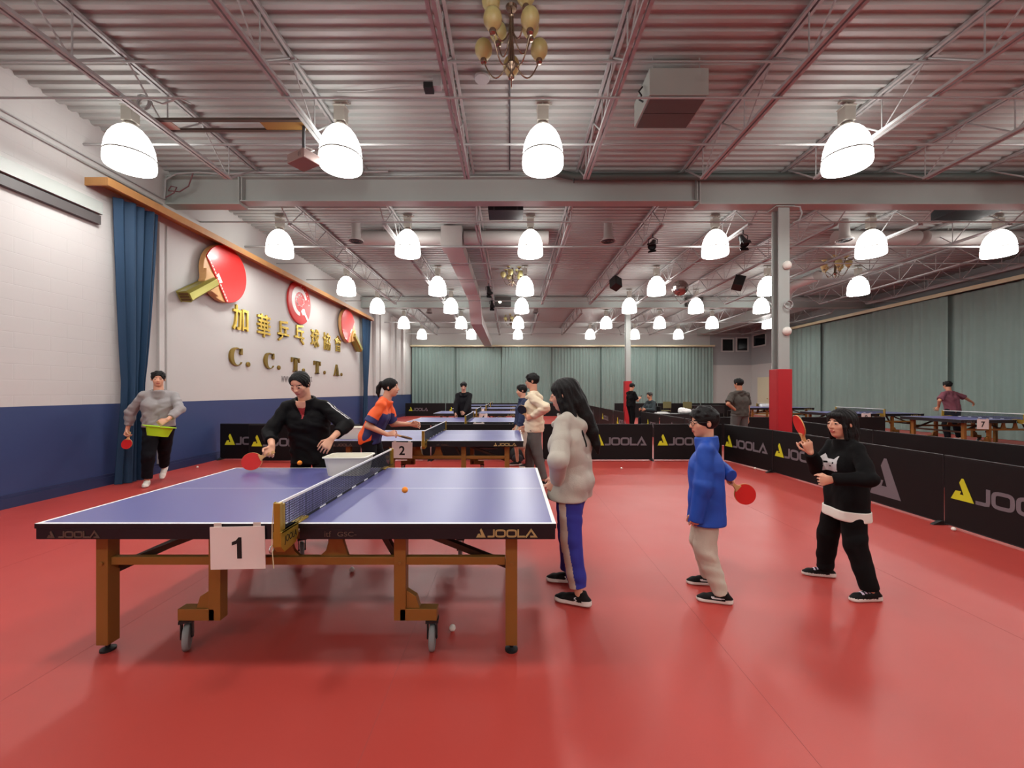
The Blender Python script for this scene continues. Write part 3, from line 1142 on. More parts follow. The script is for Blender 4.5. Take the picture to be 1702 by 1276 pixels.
# backpack by the barrier
t = thing('backpack', 'dark backpack on the floor at the barrier behind the cream hoodie', 'bag', (.12, 8.05, 0))
MB().ball((0, 0, .17), (.16, .11, .17), 16).build('bag_body', mat('bag_black', (24, 24, 26), .7, bump=.2, bscale=20), t, smooth=80)
MB().ball((0, -.1, .11), (.11, .05, .09), 14).build('bag_pocket', mat('bag_grey', (44, 44, 48), .7), t, smooth=80)
MB().tube([(-.04, 0, .33), (-.03, 0, .38), (.03, 0, .38), (.04, 0, .33)], .01, 8).build('bag_handle', M_black, t, smooth=60)

# ------------------------------------------------------------------ wall letters, paddles and emblem
M_lgold = mat('gold_letter', (196, 164, 72), 0.22, metal=.85)
M_lgold2 = mat('bronze_letter', (150, 122, 60), 0.3, metal=.8)
WX = XL + .002


def wall_letters(chars, m, name, cat, fmt, depth=.04):
    for ch, yc, zc, h, w, lb in chars:
        b = MB()
        b.text(ch, (0, 0, -h / 2), (0, 1, 0), (0, 0, 1), h, depth, bold=.012, width=w)
        o = b.build(name, m, loc=(WX, yc, zc))
        tag(o, lb, cat, fmt)


def wall_y(px):
    return FPX * 6.24 / (CX - px)


def wall_z(px, py):
    return CAMZ - (py - CY) * wall_y(px) / FPX


cn = [('加', 400, 529), ('華', 439, 541.5), ('乒', 471.5, 550), ('乓', 498, 555.5), ('球', 524, 562), ('協', 543.5, 567.5), ('會', 562, 571)]
wall_letters([(c, wall_y(px), wall_z(px, py), .58, .52, '%s gold wall character from the big wall paddle, the character %s' % (ORD[i], c)) for i, (c, px, py) in enumerate(cn)],
             M_lgold, 'wall_character', 'letter', 'gold characters on the painted wall')
en = [('C', 393, 592.5, .42, .44), ('C', 448, 599.5, .42, .44), ('T', 491.5, 606, .40, .42), ('T', 527.5, 610.5, .40, .42), ('A', 559.5, 615, .40, .44)]


def slab(ch, w, h):
    """heavy poster capitals: one fat stem, one hairline"""
    b = MB()
    o, x, y = (0, 0, 0), (0, 1, 0), (0, 0, 1)
    dp = .045
    if ch == 'C':
        pts_o, pts_i = [], []
        for i in range(25):
            a = math.radians(38 + 284 * i / 24)
            pts_o.append((w / 2 * math.cos(a), h / 2 * math.sin(a)))
            pts_i.append((w * .03 + w * .26 * math.cos(a) + (.16 * w if abs(math.degrees(a) - 180) > 100 else 0), h * .44 * math.sin(a)))
        for i in range(24):
            b.prism([pts_i[i], pts_i[i + 1], pts_o[i + 1], pts_o[i]][::-1], o, x, y, dp)
        b.prism([(w * .26, h * .18), (w * .40, h * .12), (w * .44, h * .12), (w * .44, h * .48), (w * .38, h * .48), (w * .3, h * .36)], o, x, y, dp)
    elif ch == 'T':
        b.prism([(-w * .17, -h / 2), (w * .17, -h / 2), (w * .17, h / 2), (-w * .17, h / 2)], o, x, y, dp)
        b.prism([(-w * .3, -h / 2), (w * .3, -h / 2), (w * .3, -h * .43), (-w * .3, -h * .43)], o, x, y, dp)
        b.prism([(-w / 2, h * .42), (w / 2, h * .42), (w / 2, h / 2), (-w / 2, h / 2)], o, x, y, dp)
        b.prism([(-w / 2, h * .16), (-w * .44, h * .16), (-w * .3, h * .42), (-w / 2, h * .42)], o, x, y, dp)
        b.prism([(w / 2, h * .42), (w * .3, h * .42), (w * .44, h * .16), (w / 2, h * .16)], o, x, y, dp)
    else:
        b.prism([(w * .1, -h / 2), (w * .42, -h / 2), (w * .12, h / 2), (-w * .06, h / 2)], o, x, y, dp)
        b.prism([(-w * .42, -h / 2), (-w * .34, -h / 2), (w * .0, h * .36), (-w * .06, h / 2)], o, x, y, dp)
        b.prism([(-w * .25, -h * .2), (w * .2, -h * .2), (w * .2, -h * .12), (-w * .2, -h * .12)], o, x, y, dp)
        b.prism([(-w / 2, -h / 2), (-w * .18, -h / 2), (-w * .18, -h * .44), (-w / 2, -h * .44)], o, x, y, dp)
        b.prism([(w * .0, -h / 2), (w / 2, -h / 2), (w / 2, -h * .44), (w * .0, -h * .44)], o, x, y, dp)
    return b


dots = [413, 464, 505, 540, 568]
nm = ['first letter C', 'second letter C', 'first letter T', 'second letter T', 'letter A']
for i, (ch, px, py, h, w) in enumerate(en):
    o = slab(ch, w, h).build('wall_letter', M_lgold2, loc=(WX, wall_y(px), wall_z(px, py)))
    tag(o, 'bronze poster capital on the painted wall, the ' + nm[i], 'letter', 'bronze capitals on the painted wall')
    dy = dots[i]
    zz = wall_z(px, py) - h / 2 + .06
    o = MB().lathe([(0, 0), (.055, 0), (.06, .006), (.06, .035), (.054, .042), (0, .042)], (0, 0, 0), 20, axis='x').build('letter_dot', M_lgold2, smooth=40, loc=(WX, wall_y(dy), zz))
    tag(o, 'round bronze full stop after the %s on the painted wall' % nm[i], 'letter', 'bronze full stops on the painted wall')
o = MB().text('www.', (0, 0, 0), (0, 1, 0), (0, 0, 1), .17, .002, width=.5, align='L').build('web_address', mat('ink_grey', (96, 92, 92), .6), loc=(WX, wall_y(469), wall_z(470, 635)))
tag(o, 'start of a thin grey web address under the bronze capitals, reading www', 'lettering')
o = MB().text('ct', (0, 0, 0), (0, 1, 0), (0, 0, 1), .17, .002, width=.2, align='L').build('web_address', MATS['ink_grey'], loc=(WX, wall_y(515), wall_z(515, 634)))
tag(o, 'end of a thin grey web address under the bronze capitals, beyond the dark head', 'lettering')

M_prub = mat('paddle_rubber_red', (206, 36, 34), 0.3, coat=.3)
M_pwood = mat('paddle_wood', (206, 160, 104), 0.45, var=.12, vscale=5)
M_pgold = mat('paddle_handle_gold', (150, 142, 70), 0.28, metal=.55)
M_pedge = mat('paddle_end_bronze', (96, 66, 34), 0.4, metal=.3)
M_wdash = mat('dash_white', (236, 224, 214), .5)


def wall_paddle(yc, zc, r, ang, label):
    """big make-believe bat on the wall, handle leaving the blade along ang (degrees, seen from the hall, y to the right)"""
    t = thing('wall_paddle', label, 'paddle sculpture', (XL, yc, zc))
    t.rotation_euler = (math.radians(ang + 90), 0, 0)
    # frame: y across, z up, handle points down (-z)
    x, y = (0, 1, 0), (0, 0, 1)

    def outline(rx, rz, n=48):
        return [(rx * math.cos(2 * math.pi * i / n), rz * math.sin(2 * math.pi * i / n) + .02) for i in range(n)]
    blade = outline(r * .93, r)
    MB().prism(blade, (.05, 0, 0), x, y, .10).build('blade', M_pwood, t, bevel=.01)
    # rubber on the upper part, ends in a straight edge above the handle
    rub = [p for p in outline(r * .92, r * .99, 96) if p[1] > -r * .52]
    i0 = max(range(len(rub)), key=lambda i: (rub[i][0] - rub[i - 1][0]) ** 2 + (rub[i][1] - rub[i - 1][1]) ** 2)
    rub = rub[i0:] + rub[:i0]
    MB().prism(rub, (.15, 0, 0), x, y, .025).build('rubber', M_prub, t, bevel=.006)
    d = MB()
    zz = -r * .46
    hwid = r * .92 * math.sqrt(max(0, 1 - (zz / r) ** 2)) * .96
    nd = 15
    for i in range(nd):
        c = -hwid + 2 * hwid * (i + .5) / nd
        d.prism([(c - .022, zz - .012), (c + .022, zz - .012), (c + .022, zz + .016), (c - .022, zz + .016)], (.1755, 0, 0), x, y, .002)
    d.prism([(-.09, -r * .44), (.09, -r * .44), (.1, -r * .33), (-.1, -r * .33)], (.1755, 0, 0), x, y, .002)
    d.build('dash_line', M_wdash, t)
    # wood shoulder and handle
    MB().prism([(-.13, -r * .62), (-.3, -r * .8), (-.14, -r * 1.0), (-.12, -r * 1.08), (.12, -r * 1.08), (.14, -r * 1.0), (.3, -r * .8), (.13, -r * .62)][::-1], (.06, 0, 0), x, y, .14).build('shoulder', M_pwood, t, bevel=.01)
    hp = [(-.10, 0.0), (-.085, .03), (-.1, .18), (-.06, .23), (.06, .23), (.1, .18), (.085, .03), (.10, 0)]
    h = MB()
    z0, z1 = -r * .72, -r * 2.05
    vs = [(p[1] + .05, p[0] * .95, z0) for p in hp] + [(p[1] * 1.05 + .05, p[0] * 1.12, z1) for p in hp]
    k = len(hp)
    h.add(vs, [tuple(range(k)), tuple(range(2 * k - 1, k - 1, -1))] + [(i, i + k, (i + 1) % k + k, (i + 1) % k) for i in range(k)])
    hd = h.build('handle', M_pgold, t, bevel=.006)
    e = MB()
    for yy in (-.055, .0, .055):
        e.box((.09, yy - .018, z1 - .012), (.26, yy + .018, z1))
    e.build('handle_end', M_pedge, hd)
    return t


wall_paddle(8.5, 3.95, .64, 214, 'big red wall paddle with a gold handle, closest to the navy drape')
wall_paddle(14.9, 3.88, .64, -36, 'big red wall paddle past the gold characters, by the distant drape')

# round emblem: red disc, white ring broken by a leaf, small white bat
M_emb = mat('emblem_red', (206, 62, 62), .4)
t = thing('wall_emblem', 'round red emblem with a white ring and leaf, between the two wall paddles', 'emblem', (XL, wall_y(497.6), wall_z(497.6, 503.5)))
x, y = (0, 1, 0), (0, 0, 1)
R = .62
MB().lathe([(0, .003), (R, .003), (R, .05), (R - .02, .056), (0, .056)], (0, 0, 0), 48, axis='x').build('disc', M_emb, t, smooth=30)
g = MB()
n = 40
po, pi_ = [], []
for i in range(n + 1):
    a = math.radians(20 + 250 * i / n)
    th = .05 + .035 * math.sin(math.pi * i / n)
    po.append(((.36 + th) * math.cos(a) - .02, (.36 + th) * math.sin(a) + .03))
    pi_.append(((.36 - th) * math.cos(a) - .02, (.36 - th) * math.sin(a) + .03))
for i in range(n):
    g.prism([pi_[i], pi_[i + 1], po[i + 1], po[i]][::-1], (.056, 0, 0), x, y, .006)
g.build('ring', M_line, t)
leaf = [(0, -.30), (.02, -.12), (.17, -.15), (.15, -.09), (.30, .02), (.26, .05), (.28, .16), (.19, .14), (.17, .18), (.09, .10), (.11, .27), (.05, .24), (0, .34)]
leaf = leaf + [(-a, b) for a, b in leaf[-2:0:-1]]
MB().prism([(a * .82 - .01, b * .82 + .02) for a, b in leaf], (.056, 0, 0), x, y, .004).build('leaf_backing', M_line, t)
MB().prism([(a * .7 - .01, b * .7 + .02) for a, b in leaf], (.060, 0, 0), x, y, .004).build('leaf', M_emb, t)
MB().prism([(.03, -.24), (.12, -.14), (.24, -.13), (.27, -.22), (.46, -.42), (.40, -.47), (.22, -.31), (.12, -.34)][::-1], (.056, 0, 0), x, y, .007).build('bat_mark', M_line, t)
sp = MB()
for q in range(6):
    a = math.radians(84 - q * 16)
    sp.lathe([(0, 0), (.022, 0), (.022, .004), (0, .004)], (.056, .50 * math.cos(a), .5 * math.sin(a)), 10, axis='x')
sp.build('dots', M_line, t)
# ------------------------------------------------------------------ bodies and clothes grown as one surface each
class Field:
    """a distance field on a grid; shapes are blended in, then meshed as one closed surface"""

    def __init__(s, lo, hi, h):
        s.h = h
        s.lo = np.array(lo, dtype=np.float64) - 3 * h
        n = np.ceil((np.array(hi) + 3 * h - s.lo) / h).astype(int) + 1
        s.n = n
        s.d = np.full(tuple(n), 0.6, dtype=np.float32)
        s.ax = [(s.lo[i] + h * np.arange(n[i])).astype(np.float32) for i in range(3)]

    def sub(s, lo, hi):
        sl = []
        for i in range(3):
            a = max(0, int(math.floor((lo[i] - s.lo[i]) / s.h)))
            b = min(s.n[i], int(math.ceil((hi[i] - s.lo[i]) / s.h)) + 1)
            if b <= a:
                return None, None
            sl.append(slice(a, b))
        sl = tuple(sl)
        return sl, (s.ax[0][sl[0]][:, None, None], s.ax[1][sl[1]][None, :, None], s.ax[2][sl[2]][None, None, :])

    def blend(s, sl, d, k, op='add'):
        a = s.d[sl]
        if op == 'add':
            r = np.minimum(a, d)
            if k > 0:
                h = np.maximum(k - np.abs(a - d), 0) / k
                r = r - h * h * (k * .25)
        else:
            d = -d
            r = np.maximum(a, d)
            if k > 0:
                h = np.maximum(k - np.abs(a - d), 0) / k
                r = r + h * h * (k * .25)
        s.d[sl] = r

    def cap(s, a, b, ra, rb, k=.02, sq=None, op='add', cut=None):
        """tapered capsule. sq: (axis, factor) flattens along an axis. cut: cap b end flat when True"""
        a = np.array(a, dtype=np.float32)
        b = np.array(b, dtype=np.float32)
        R = max(ra, rb) + k + 3 * s.h
        sl, X = s.sub(np.minimum(a, b) - R, np.maximum(a, b) + R)
        if sl is None:
            return
        f = None
        ab = b - a
        P = [X[i] - a[i] for i in range(3)]
        if sq is not None:
            ax = np.array(sq[0], dtype=np.float32)
            ax /= np.linalg.norm(ax)
            f = sq[1] - 1.0
            dt = P[0] * ax[0] + P[1] * ax[1] + P[2] * ax[2]
            P = [P[i] + f * ax[i] * dt for i in range(3)]
            ab = ab + f * ax * float(ab @ ax)
        L2 = float(ab @ ab) + 1e-9
        raw = (P[0] * ab[0] + P[1] * ab[1] + P[2] * ab[2]) / L2
        t = np.clip(raw, 0, 1)
        d = np.sqrt((P[0] - ab[0] * t) ** 2 + (P[1] - ab[1] * t) ** 2 + (P[2] - ab[2] * t) ** 2) - (ra + (rb - ra) * t)
        if f:
            d = d / max(1.0, (1 + f) * .75)
        if cut:
            d = np.maximum(d, (raw - 1.0) * math.sqrt(L2))
        s.blend(sl, d, k, op)

    def ell(s, c, r, k=.02, M=None, op='add'):
        c = np.array(c, dtype=np.float32)
        R = max(r) + k + 3 * s.h
        sl, X = s.sub(c - R, c + R)
        if sl is None:
            return
        P = [X[i] - c[i] for i in range(3)]
        if M is not None:
            P = [P[0] * M[0][j] + P[1] * M[1][j] + P[2] * M[2][j] for j in range(3)]
        k0 = np.sqrt((P[0] / r[0]) ** 2 + (P[1] / r[1]) ** 2 + (P[2] / r[2]) ** 2)
        k1 = np.sqrt((P[0] / r[0] ** 2) ** 2 + (P[1] / r[1] ** 2) ** 2 + (P[2] / r[2] ** 2) ** 2) + 1e-6
        s.blend(sl, k0 * (k0 - 1) / k1, k, op)

    def plane(s, p, nrm, k=.0):
        """keep the side the normal points away from"""
        nrm = np.array(nrm, dtype=np.float32)
        nrm /= np.linalg.norm(nrm)
        d = (s.ax[0][:, None, None] - p[0]) * nrm[0] + (s.ax[1][None, :, None] - p[1]) * nrm[1] + (s.ax[2][None, None, :] - p[2]) * nrm[2]
        a = s.d
        r = np.maximum(a, d)
        if k > 0:
            h = np.maximum(k - np.abs(a - d), 0) / k
            r = r + h * h * (k * .25)
        s.d = r.astype(np.float32)

    def folds(s, amp, lam, seed, vert=.35):
        """soft cloth folds: bands of warped waves"""
        rng = random.Random(seed)
        x, y, z = s.ax[0][:, None, None], s.ax[1][None, :, None], s.ax[2][None, None, :]
        w = 0
        for i in range(4):
            a = rng.uniform(0, 6.28)
            q = 6.28 / (lam * rng.uniform(.7, 1.5))
            tilt = rng.uniform(-1, 1)
            w = w + np.sin(q * (x * math.cos(a) + y * math.sin(a)) * vert * 2 + q * z * tilt + 2.2 * np.sin(z * 9 + x * 7 + i) + rng.uniform(0, 6))
        s.d = s.d + np.minimum(amp * .4 * w, amp * .35).astype(np.float32)

    def mesh(s):
        d = s.d
        sg = d < 0
        cnt = np.zeros(tuple(v - 1 for v in d.shape), dtype=np.int8)
        for i in (0, 1):
            for j in (0, 1):
                for k in (0, 1):
                    cnt += sg[i:i + cnt.shape[0], j:j + cnt.shape[1], k:k + cnt.shape[2]]
        act = (cnt > 0) & (cnt < 8)
        ijk = np.argwhere(act)
        idx = np.full(act.shape, -1, dtype=np.int32)
        idx[act] = np.arange(len(ijk))
        acc = np.zeros((len(ijk), 3))
        w = np.zeros(len(ijk))
        cs = [(i, j, k) for i in (0, 1) for j in (0, 1) for k in (0, 1)]
        val = {c: d[ijk[:, 0] + c[0], ijk[:, 1] + c[1], ijk[:, 2] + c[2]] for c in cs}
        for a in cs:
            for ax in range(3):
                if a[ax] == 0:
                    b = list(a)
                    b[ax] = 1
                    b = tuple(b)
                    da, db = val[a], val[b]
                    m = (da < 0) != (db < 0)
                    t = da[m] / (da[m] - db[m])
                    p = np.tile(np.array(a, dtype=np.float64), (m.sum(), 1))
                    p[:, ax] += t
                    acc[m] += p
                    w[m] += 1
        v = s.lo + s.h * (ijk + acc / w[:, None])
        quads = []
        for ax in range(3):
            u, t = (ax + 1) % 3, (ax + 2) % 3
            sl0 = [slice(None)] * 3
            sl1 = [slice(None)] * 3
            sl0[ax] = slice(0, -1)
            sl1[ax] = slice(1, None)
            a, b = sg[tuple(sl0)], sg[tuple(sl1)]
            e = np.argwhere(a != b)
            ok = (e[:, u] > 0) & (e[:, t] > 0) & (e[:, u] < d.shape[u] - 1) & (e[:, t] < d.shape[t] - 1)
            e = e[ok]
            flip = ~a[tuple(e.T)]
            q = []
            for du, dt in ((-1, -1), (0, -1), (0, 0), (-1, 0)):
                c = e.copy()
                c[:, u] += du
                c[:, t] += dt
                q.append(idx[tuple(c.T)])
            q = np.stack(q, 1)
            q[flip] = q[flip][:, ::-1]
            quads.append(q)
        return v, np.concatenate(quads)

    def build(s, name, mats, parent, paint=None, smooth_it=1):
        v, q = s.mesh()
        for _ in range(smooth_it):      # relax
            acc = np.zeros_like(v)
            c = np.zeros(len(v))
            for i in range(4):
                np.add.at(acc, q[:, i], v[q[:, (i + 1) % 4]])
                np.add.at(c, q[:, i], 1)
                np.add.at(acc, q[:, (i + 1) % 4], v[q[:, i]])
                np.add.at(c, q[:, (i + 1) % 4], 1)
            v = v * .5 + .5 * acc / np.maximum(c, 1)[:, None]
        me = bpy.data.meshes.new(name)
        me.vertices.add(len(v))
        me.vertices.foreach_set('co', v.astype(np.float32).ravel())
        me.loops.add(len(q) * 4)
        me.loops.foreach_set('vertex_index', q.astype(np.int32).ravel())
        me.polygons.add(len(q))
        me.polygons.foreach_set('loop_start', np.arange(0, len(q) * 4, 4, dtype=np.int32))
        me.polygons.foreach_set('loop_total', np.full(len(q), 4, dtype=np.int32))
        me.polygons.foreach_set('use_smooth', np.ones(len(q), dtype=bool))
        if not isinstance(mats, (list, tuple)):
            mats = [mats]
        for m in mats:
            me.materials.append(m)
        if paint is not None:
            c = v[q].mean(1)
            me.polygons.foreach_set('material_index', paint(c).astype(np.int32))
        me.update(calc_edges=True)
        o = bpy.data.objects.new(name, me)
        COL.objects.link(o)
        o.parent = parent
        return o


def V(*a):
    return np.array(a, dtype=np.float64)


def unit(v):
    v = np.asarray(v, dtype=np.float64)
    return v / (np.linalg.norm(v) + 1e-9)


def ik(a, t, l1, l2, pole):
    """middle joint and end of a two bone limb from a towards t, bending towards pole"""
    d = t - a
    L = np.linalg.norm(d)
    L2 = min(L, (l1 + l2) * .998)
    u = d / (L + 1e-9)
    e = a + u * L2
    x = (l1 * l1 - l2 * l2 + L2 * L2) / (2 * L2)
    hgt = math.sqrt(max(0, l1 * l1 - x * x))
    p = pole - u * (pole @ u)
    p = unit(p)
    return a + u * x + p * hgt, e


def rotz(a):
    c, s = math.cos(a), math.sin(a)
    return np.array([[c, -s, 0], [s, c, 0], [0, 0, 1]])


def rotx(a):
    c, s = math.cos(a), math.sin(a)
    return np.array([[1, 0, 0], [0, c, -s], [0, s, c]])


def roty(a):
    c, s = math.cos(a), math.sin(a)
    return np.array([[c, 0, s], [0, 1, 0], [-s, 0, c]])


M_skin = mat('skin', (214, 160, 132), 0.5, spec=.35, var=.04, vscale=30)
M_lip = mat('lip', (176, 92, 84), 0.45)
M_eye = mat('eye_dark', (22, 16, 14), 0.25)
M_eyew = mat('eye_white', (196, 184, 174), 0.35)
M_hair = mat('hair_black', (13, 11, 11), 0.58, spec=.25, bump=.3, bscale=90)
M_sole = mat('sole_white', (218, 214, 206), .6)


class Person:
    """joints in a frame where x is the person's right, y where the person faces, z up"""

    def __init__(s, name, label, loc, yaw, H, hs=.137, wide=1.0, h=.006, lean=0.0, side=0.0, hipz=.525, twist=0.0, pelvis=(0, 0),
                 head_yaw=0.0, head_pitch=0.0, head_roll=0.0, head_fwd=0.0, chubby=1.0):
        s.H, s.h, s.wide = H, h, wide
        s.root = thing(name, label, 'person', (loc[0], loc[1], 0), math.radians(yaw))
        s.yaw = math.radians(yaw)
        s.loc = V(loc[0], loc[1], 0)
        s.Rw = rotz(s.yaw)
        P = V(pelvis[0], pelvis[1], hipz * H)
        Rs = rotz(math.radians(twist)) @ roty(math.radians(side)) @ rotx(-math.radians(lean))
        s.Rs = Rs
        s.P = P
        s.chest = P + Rs @ V(0, 0, .175 * H)
        s.neck = P + Rs @ V(0, 0, .295 * H)
        hh = hs * H
        s.hh = hh
        s.Rh = rotz(math.radians(twist + head_yaw)) @ rotx(-math.radians(lean * .35 + head_pitch)) @ roty(math.radians(head_roll))
        up = unit(Rs @ V(0, 0, 1) * .5 + s.Rh @ V(0, 0, 1) * .5)
        s.hc = s.neck + up * ((1.0 - .82) * H - hh * .5) + Rs @ V(0, head_fwd + .012 * H, 0)
        sw = .107 * H * wide
        s.sh = {q: s.neck + Rs @ V(q * sw, 0, -.030 * H) for q in (-1, 1)}
        s.hip = {q: P + V(q * .05 * H * min(wide, 1.1), 0, -.015 * H) for q in (-1, 1)}
        s.elb, s.wri, s.hand = {}, {}, {}
        s.kne, s.ank, s.foot = {}, {}, {}
        s.ch = chubby
        s.leglen = .234

    def loc_of(s, p):
        """point of the hall -> the person's own frame"""
        return s.Rw.T @ (V(*p) - s.loc)

    def world(s, p):
        return Vector(s.Rw @ V(*p) + s.loc)

    def wdir(s, d):
        return Vector(s.Rw @ V(*d))

    def ldir(s, d):
        return s.Rw.T @ V(*d)

    def arm(s, q, target, pole, d=None, thumb=None, curl=.5, hall=False, spread=.0):
        """q: 1 right, -1 left. target: wrist."""
        H = s.H
        t = s.loc_of(target) if hall else V(*target)
        e, w = ik(s.sh[q], t, .172 * H, .15 * H, V(*pole))
        s.elb[q], s.wri[q] = e, w
        d = unit(w - e) if d is None else unit(s.ldir(d) if hall else V(*d))
        th = V(0, 0, 1) if thumb is None else (s.ldir(thumb) if hall else V(*thumb))
        th = unit(th - d * (th @ d))
        n = np.cross(th, d) if q > 0 else np.cross(d, th)      # palm faces along n
        s.hand[q] = (d, th, unit(n), curl, spread)

    def leg(s, q, ankle, yaw=0.0, pole=None, pitch=0.0, hall=False):
        H = s.H
        t = s.loc_of(ankle) if hall else V(*ankle)
        fw = rotz(math.radians(yaw)) @ V(0, 1, 0)
        if pole is None:
            pole = fw
        k, a = ik(s.hip[q], t, s.leglen * H, s.leglen * H, V(*pole))
        s.kne[q], s.ank[q] = k, a
        s.foot[q] = (fw, pitch)

    def grip(s, q):
        """middle of the closed fist and the way a held stick points (thumb side), in the hall"""
        d, th, n, curl, _ = s.hand[q]
        hl = .108 * s.H
        c = s.wri[q] + d * hl * .52 + n * hl * .17
        return s.world(c), s.wdir(th), s.wdir(n), s.wdir(d)

    # ---- the bare body, one surface
    def body(s, skin=M_skin, hair=None, brows=True):
        H, h, hh = s.H, s.h, s.hh
        pts = [s.P, s.neck, s.hc + V(0, 0, hh * .6), s.hc - V(hh * .5, hh * .6, 0), s.hc + V(hh * .5, hh * .6, 0)] + \
            list(s.sh.values()) + list(s.elb.values()) + list(s.kne.values())
        for q in (-1, 1):
            w = s.wri[q] + s.hand[q][0] * .12 * H
            pts += [w + V(.05, .05, .05), w - V(.05, .05, .05), s.ank[q] + s.foot[q][0] * .11 * H, s.ank[q] - s.foot[q][0] * .05 * H]
        pts = np.array(pts)
        lo, hi = pts.min(0) - .09, pts.max(0) + .03
        lo[2] = min(lo[2], -.0)
        lo[:2] -= .06
        hi[:2] += .12
        f = Field(lo, hi, h)
        R = s.Rs
        yx = R @ V(0, 1, 0)
        rr = R @ V(1, 0, 0)
        w = s.wide
        f.cap(s.P + V(-.026 * H, 0, 0), s.P + V(.026 * H, 0, 0), .056 * H, .056 * H, .03)
        f.cap(s.P, s.chest, .056 * H, .064 * H, .04, sq=(yx, 1.25))
        f.cap(s.chest - rr * .03 * H, s.chest + rr * .03 * H, .058 * H, .058 * H, .03)
        f.cap(s.sh[-1], s.sh[1], .028 * H, .028 * H, .03)
        Rh = s.Rh
        nb = s.hc + Rh @ (V(0, -.10, -.2) * hh)
        f.cap(s.neck - R @ V(0, 0, .02 * H), nb, .036 * H * (1 + .0 * w), .033 * H, .025)
        # head
        def hp(x, y, z):
            return s.hc + Rh @ (V(x, y, z) * hh)
        f.ell(hp(0, -.06, .15), [.335 * hh, .40 * hh, .35 * hh], .01, Rh)
        f.ell(hp(0, .09, -.13), [.262 * hh, .285 * hh, .34 * hh], .06 * hh + .005, Rh)
        f.ell(hp(0, .20, -.37), [.13 * hh, .12 * hh, .10 * hh], .07 * hh, Rh)
        for q in (-1, 1):
            f.ell(hp(q * .17, .20, -.08), [.11 * hh, .12 * hh, .13 * hh], .05 * hh, Rh)
            f.ell(hp(q * .145, .385, .03), [.075 * hh, .05 * hh, .05 * hh], .03 * hh, Rh, op='cut')
            f.ell(hp(q * .145, .315, .03), [.06 * hh, .055 * hh, .045 * hh], .01 * hh, Rh)
            f.ell(hp(q * .345, -.05, -.01), [.035 * hh, .075 * hh, .12 * hh], .02 * hh, Rh)
        f.cap(hp(0, .37, .06), hp(0, .43, -.09), .025 * hh, .045 * hh, .04 * hh)
        f.cap(hp(-.05, .385, -.11), hp(.05, .385, -.11), .035 * hh, .035 * hh, .03 * hh)
        f.cap(hp(-.07, .355, -.225), hp(.07, .355, -.225), .022 * hh, .022 * hh, .02 * hh)
        f.cap(hp(-.055, .355, -.268), hp(.055, .355, -.268), .024 * hh, .024 * hh, .02 * hh)
        for q in (-1, 1):
            S, E, Wr = s.sh[q], s.elb[q], s.wri[q]
            f.cap(S, E, .027 * H, .022 * H, .02)
            f.cap(E, Wr, .024 * H, .0155 * H, .012, )
            s._hand(f, q)
            f.cap(s.hip[q], s.kne[q], .043 * H, .029 * H, .02)
            f.cap(s.kne[q], s.ank[q], .029 * H, .018 * H, .02)
            fw, pitch = s.foot[q]
            A = s.ank[q]
            dn = V(0, 0, -1)
            toe = A + unit(fw * math.cos(math.radians(pitch)) + V(0, 0, -math.sin(math.radians(pitch)))) * .065 * H + dn * .026 * H
            f.cap(A + dn * .018 * H - fw * .012 * H, toe, .012 * H, .008 * H, .008)
        hm = hair or M_hair

        def paint(c):
            L = (c - s.hc) @ Rh / hh
            x, y, z = np.abs(L[:, 0]), L[:, 1], L[:, 2]
            m = np.zeros(len(c), dtype=int)
            face = (y > .22)
            wx = (x - .145)
            eye = face & (np.abs(wx) < .075) & (np.abs(z - .026) < .017 * np.sqrt(np.maximum(0, 1 - (wx / .078) ** 2)) + .004)
            m[eye & (np.abs(z - .026) < .012)] = 3
            m[eye & (np.abs(wx + .005) < .042)] = 2
            if brows:
                m[face & (x > .06) & (x < .235) & (np.abs(z - (.115 - .25 * (x - .14) ** 2 * 4)) < .021)] = 4
            m[face & (x < .10) & (np.abs(z + .246) < .038 * np.sqrt(np.maximum(0, 1 - (x / .1) ** 2)) + .002) & (y > .3)] = 1
            return m
        s.field_h = f.h
        o = f.build('body', [skin, M_lip, M_eye, M_eyew, hm], s.root, paint)
        return o

    def _hand(s, f, q):
        d, th, n, curl, spread = s.hand[q]
        w = s.wri[q]
        hl = .108 * s.H
        r = max(.0066, .0050 * s.H)
        f.cap(w + d * hl * .12, w + d * hl * .40, hl * .15, hl * .19, .01, sq=(n, 1.9))
        for i, (o, ln) in enumerate(((.215, .80), (.072, .88), (-.070, .82), (-.205, .66))):
            base = w + d * hl * .08 + th * hl * o * .45
            kn = w + d * hl * .50 + th * hl * o - n * hl * .02
            f.cap(base, kn, r * 1.45, r * 1.25, .010)
            p = kn
            ang = 0.0
            seg = hl * ln * .56
            rr_ = r
            for j, part in enumerate((.46, .31, .23)):
                ang += curl * (.95, 1.25, .8)[j] + (.10 if j else .06)
                dirn = d * math.cos(ang) + n * math.sin(ang)
                dirn = dirn + th * (o * spread * .7)
                q2 = p + unit(dirn) * seg * part
                f.cap(p, q2, rr_, rr_ * .9, .0025)
                rr_ *= .92
                p = q2
        # thumb from the side of the palm near its base
        b = w + d * hl * .14 + th * hl * .17 + n * hl * .05
        k1 = b + unit(d * .62 + th * (.75 - .3 * curl) + n * (.25 + .3 * curl)) * hl * .25
        f.cap(w + d * hl * .08 + th * hl * .08, k1, r * 1.4, r * 1.2, .010)
        k2 = k1 + unit(d * .9 + th * (.35 - .5 * curl) + n * (.1 + .75 * curl)) * hl * .19
        f.cap(k1, k2, r * 1.1, r * 1.0, .003)
        k3 = k2 + unit(d * .9 + th * (.1 - .45 * curl) + n * (.1 + .6 * curl)) * hl * .15
        f.cap(k2, k3, r * 1.0, r * .85, .003)

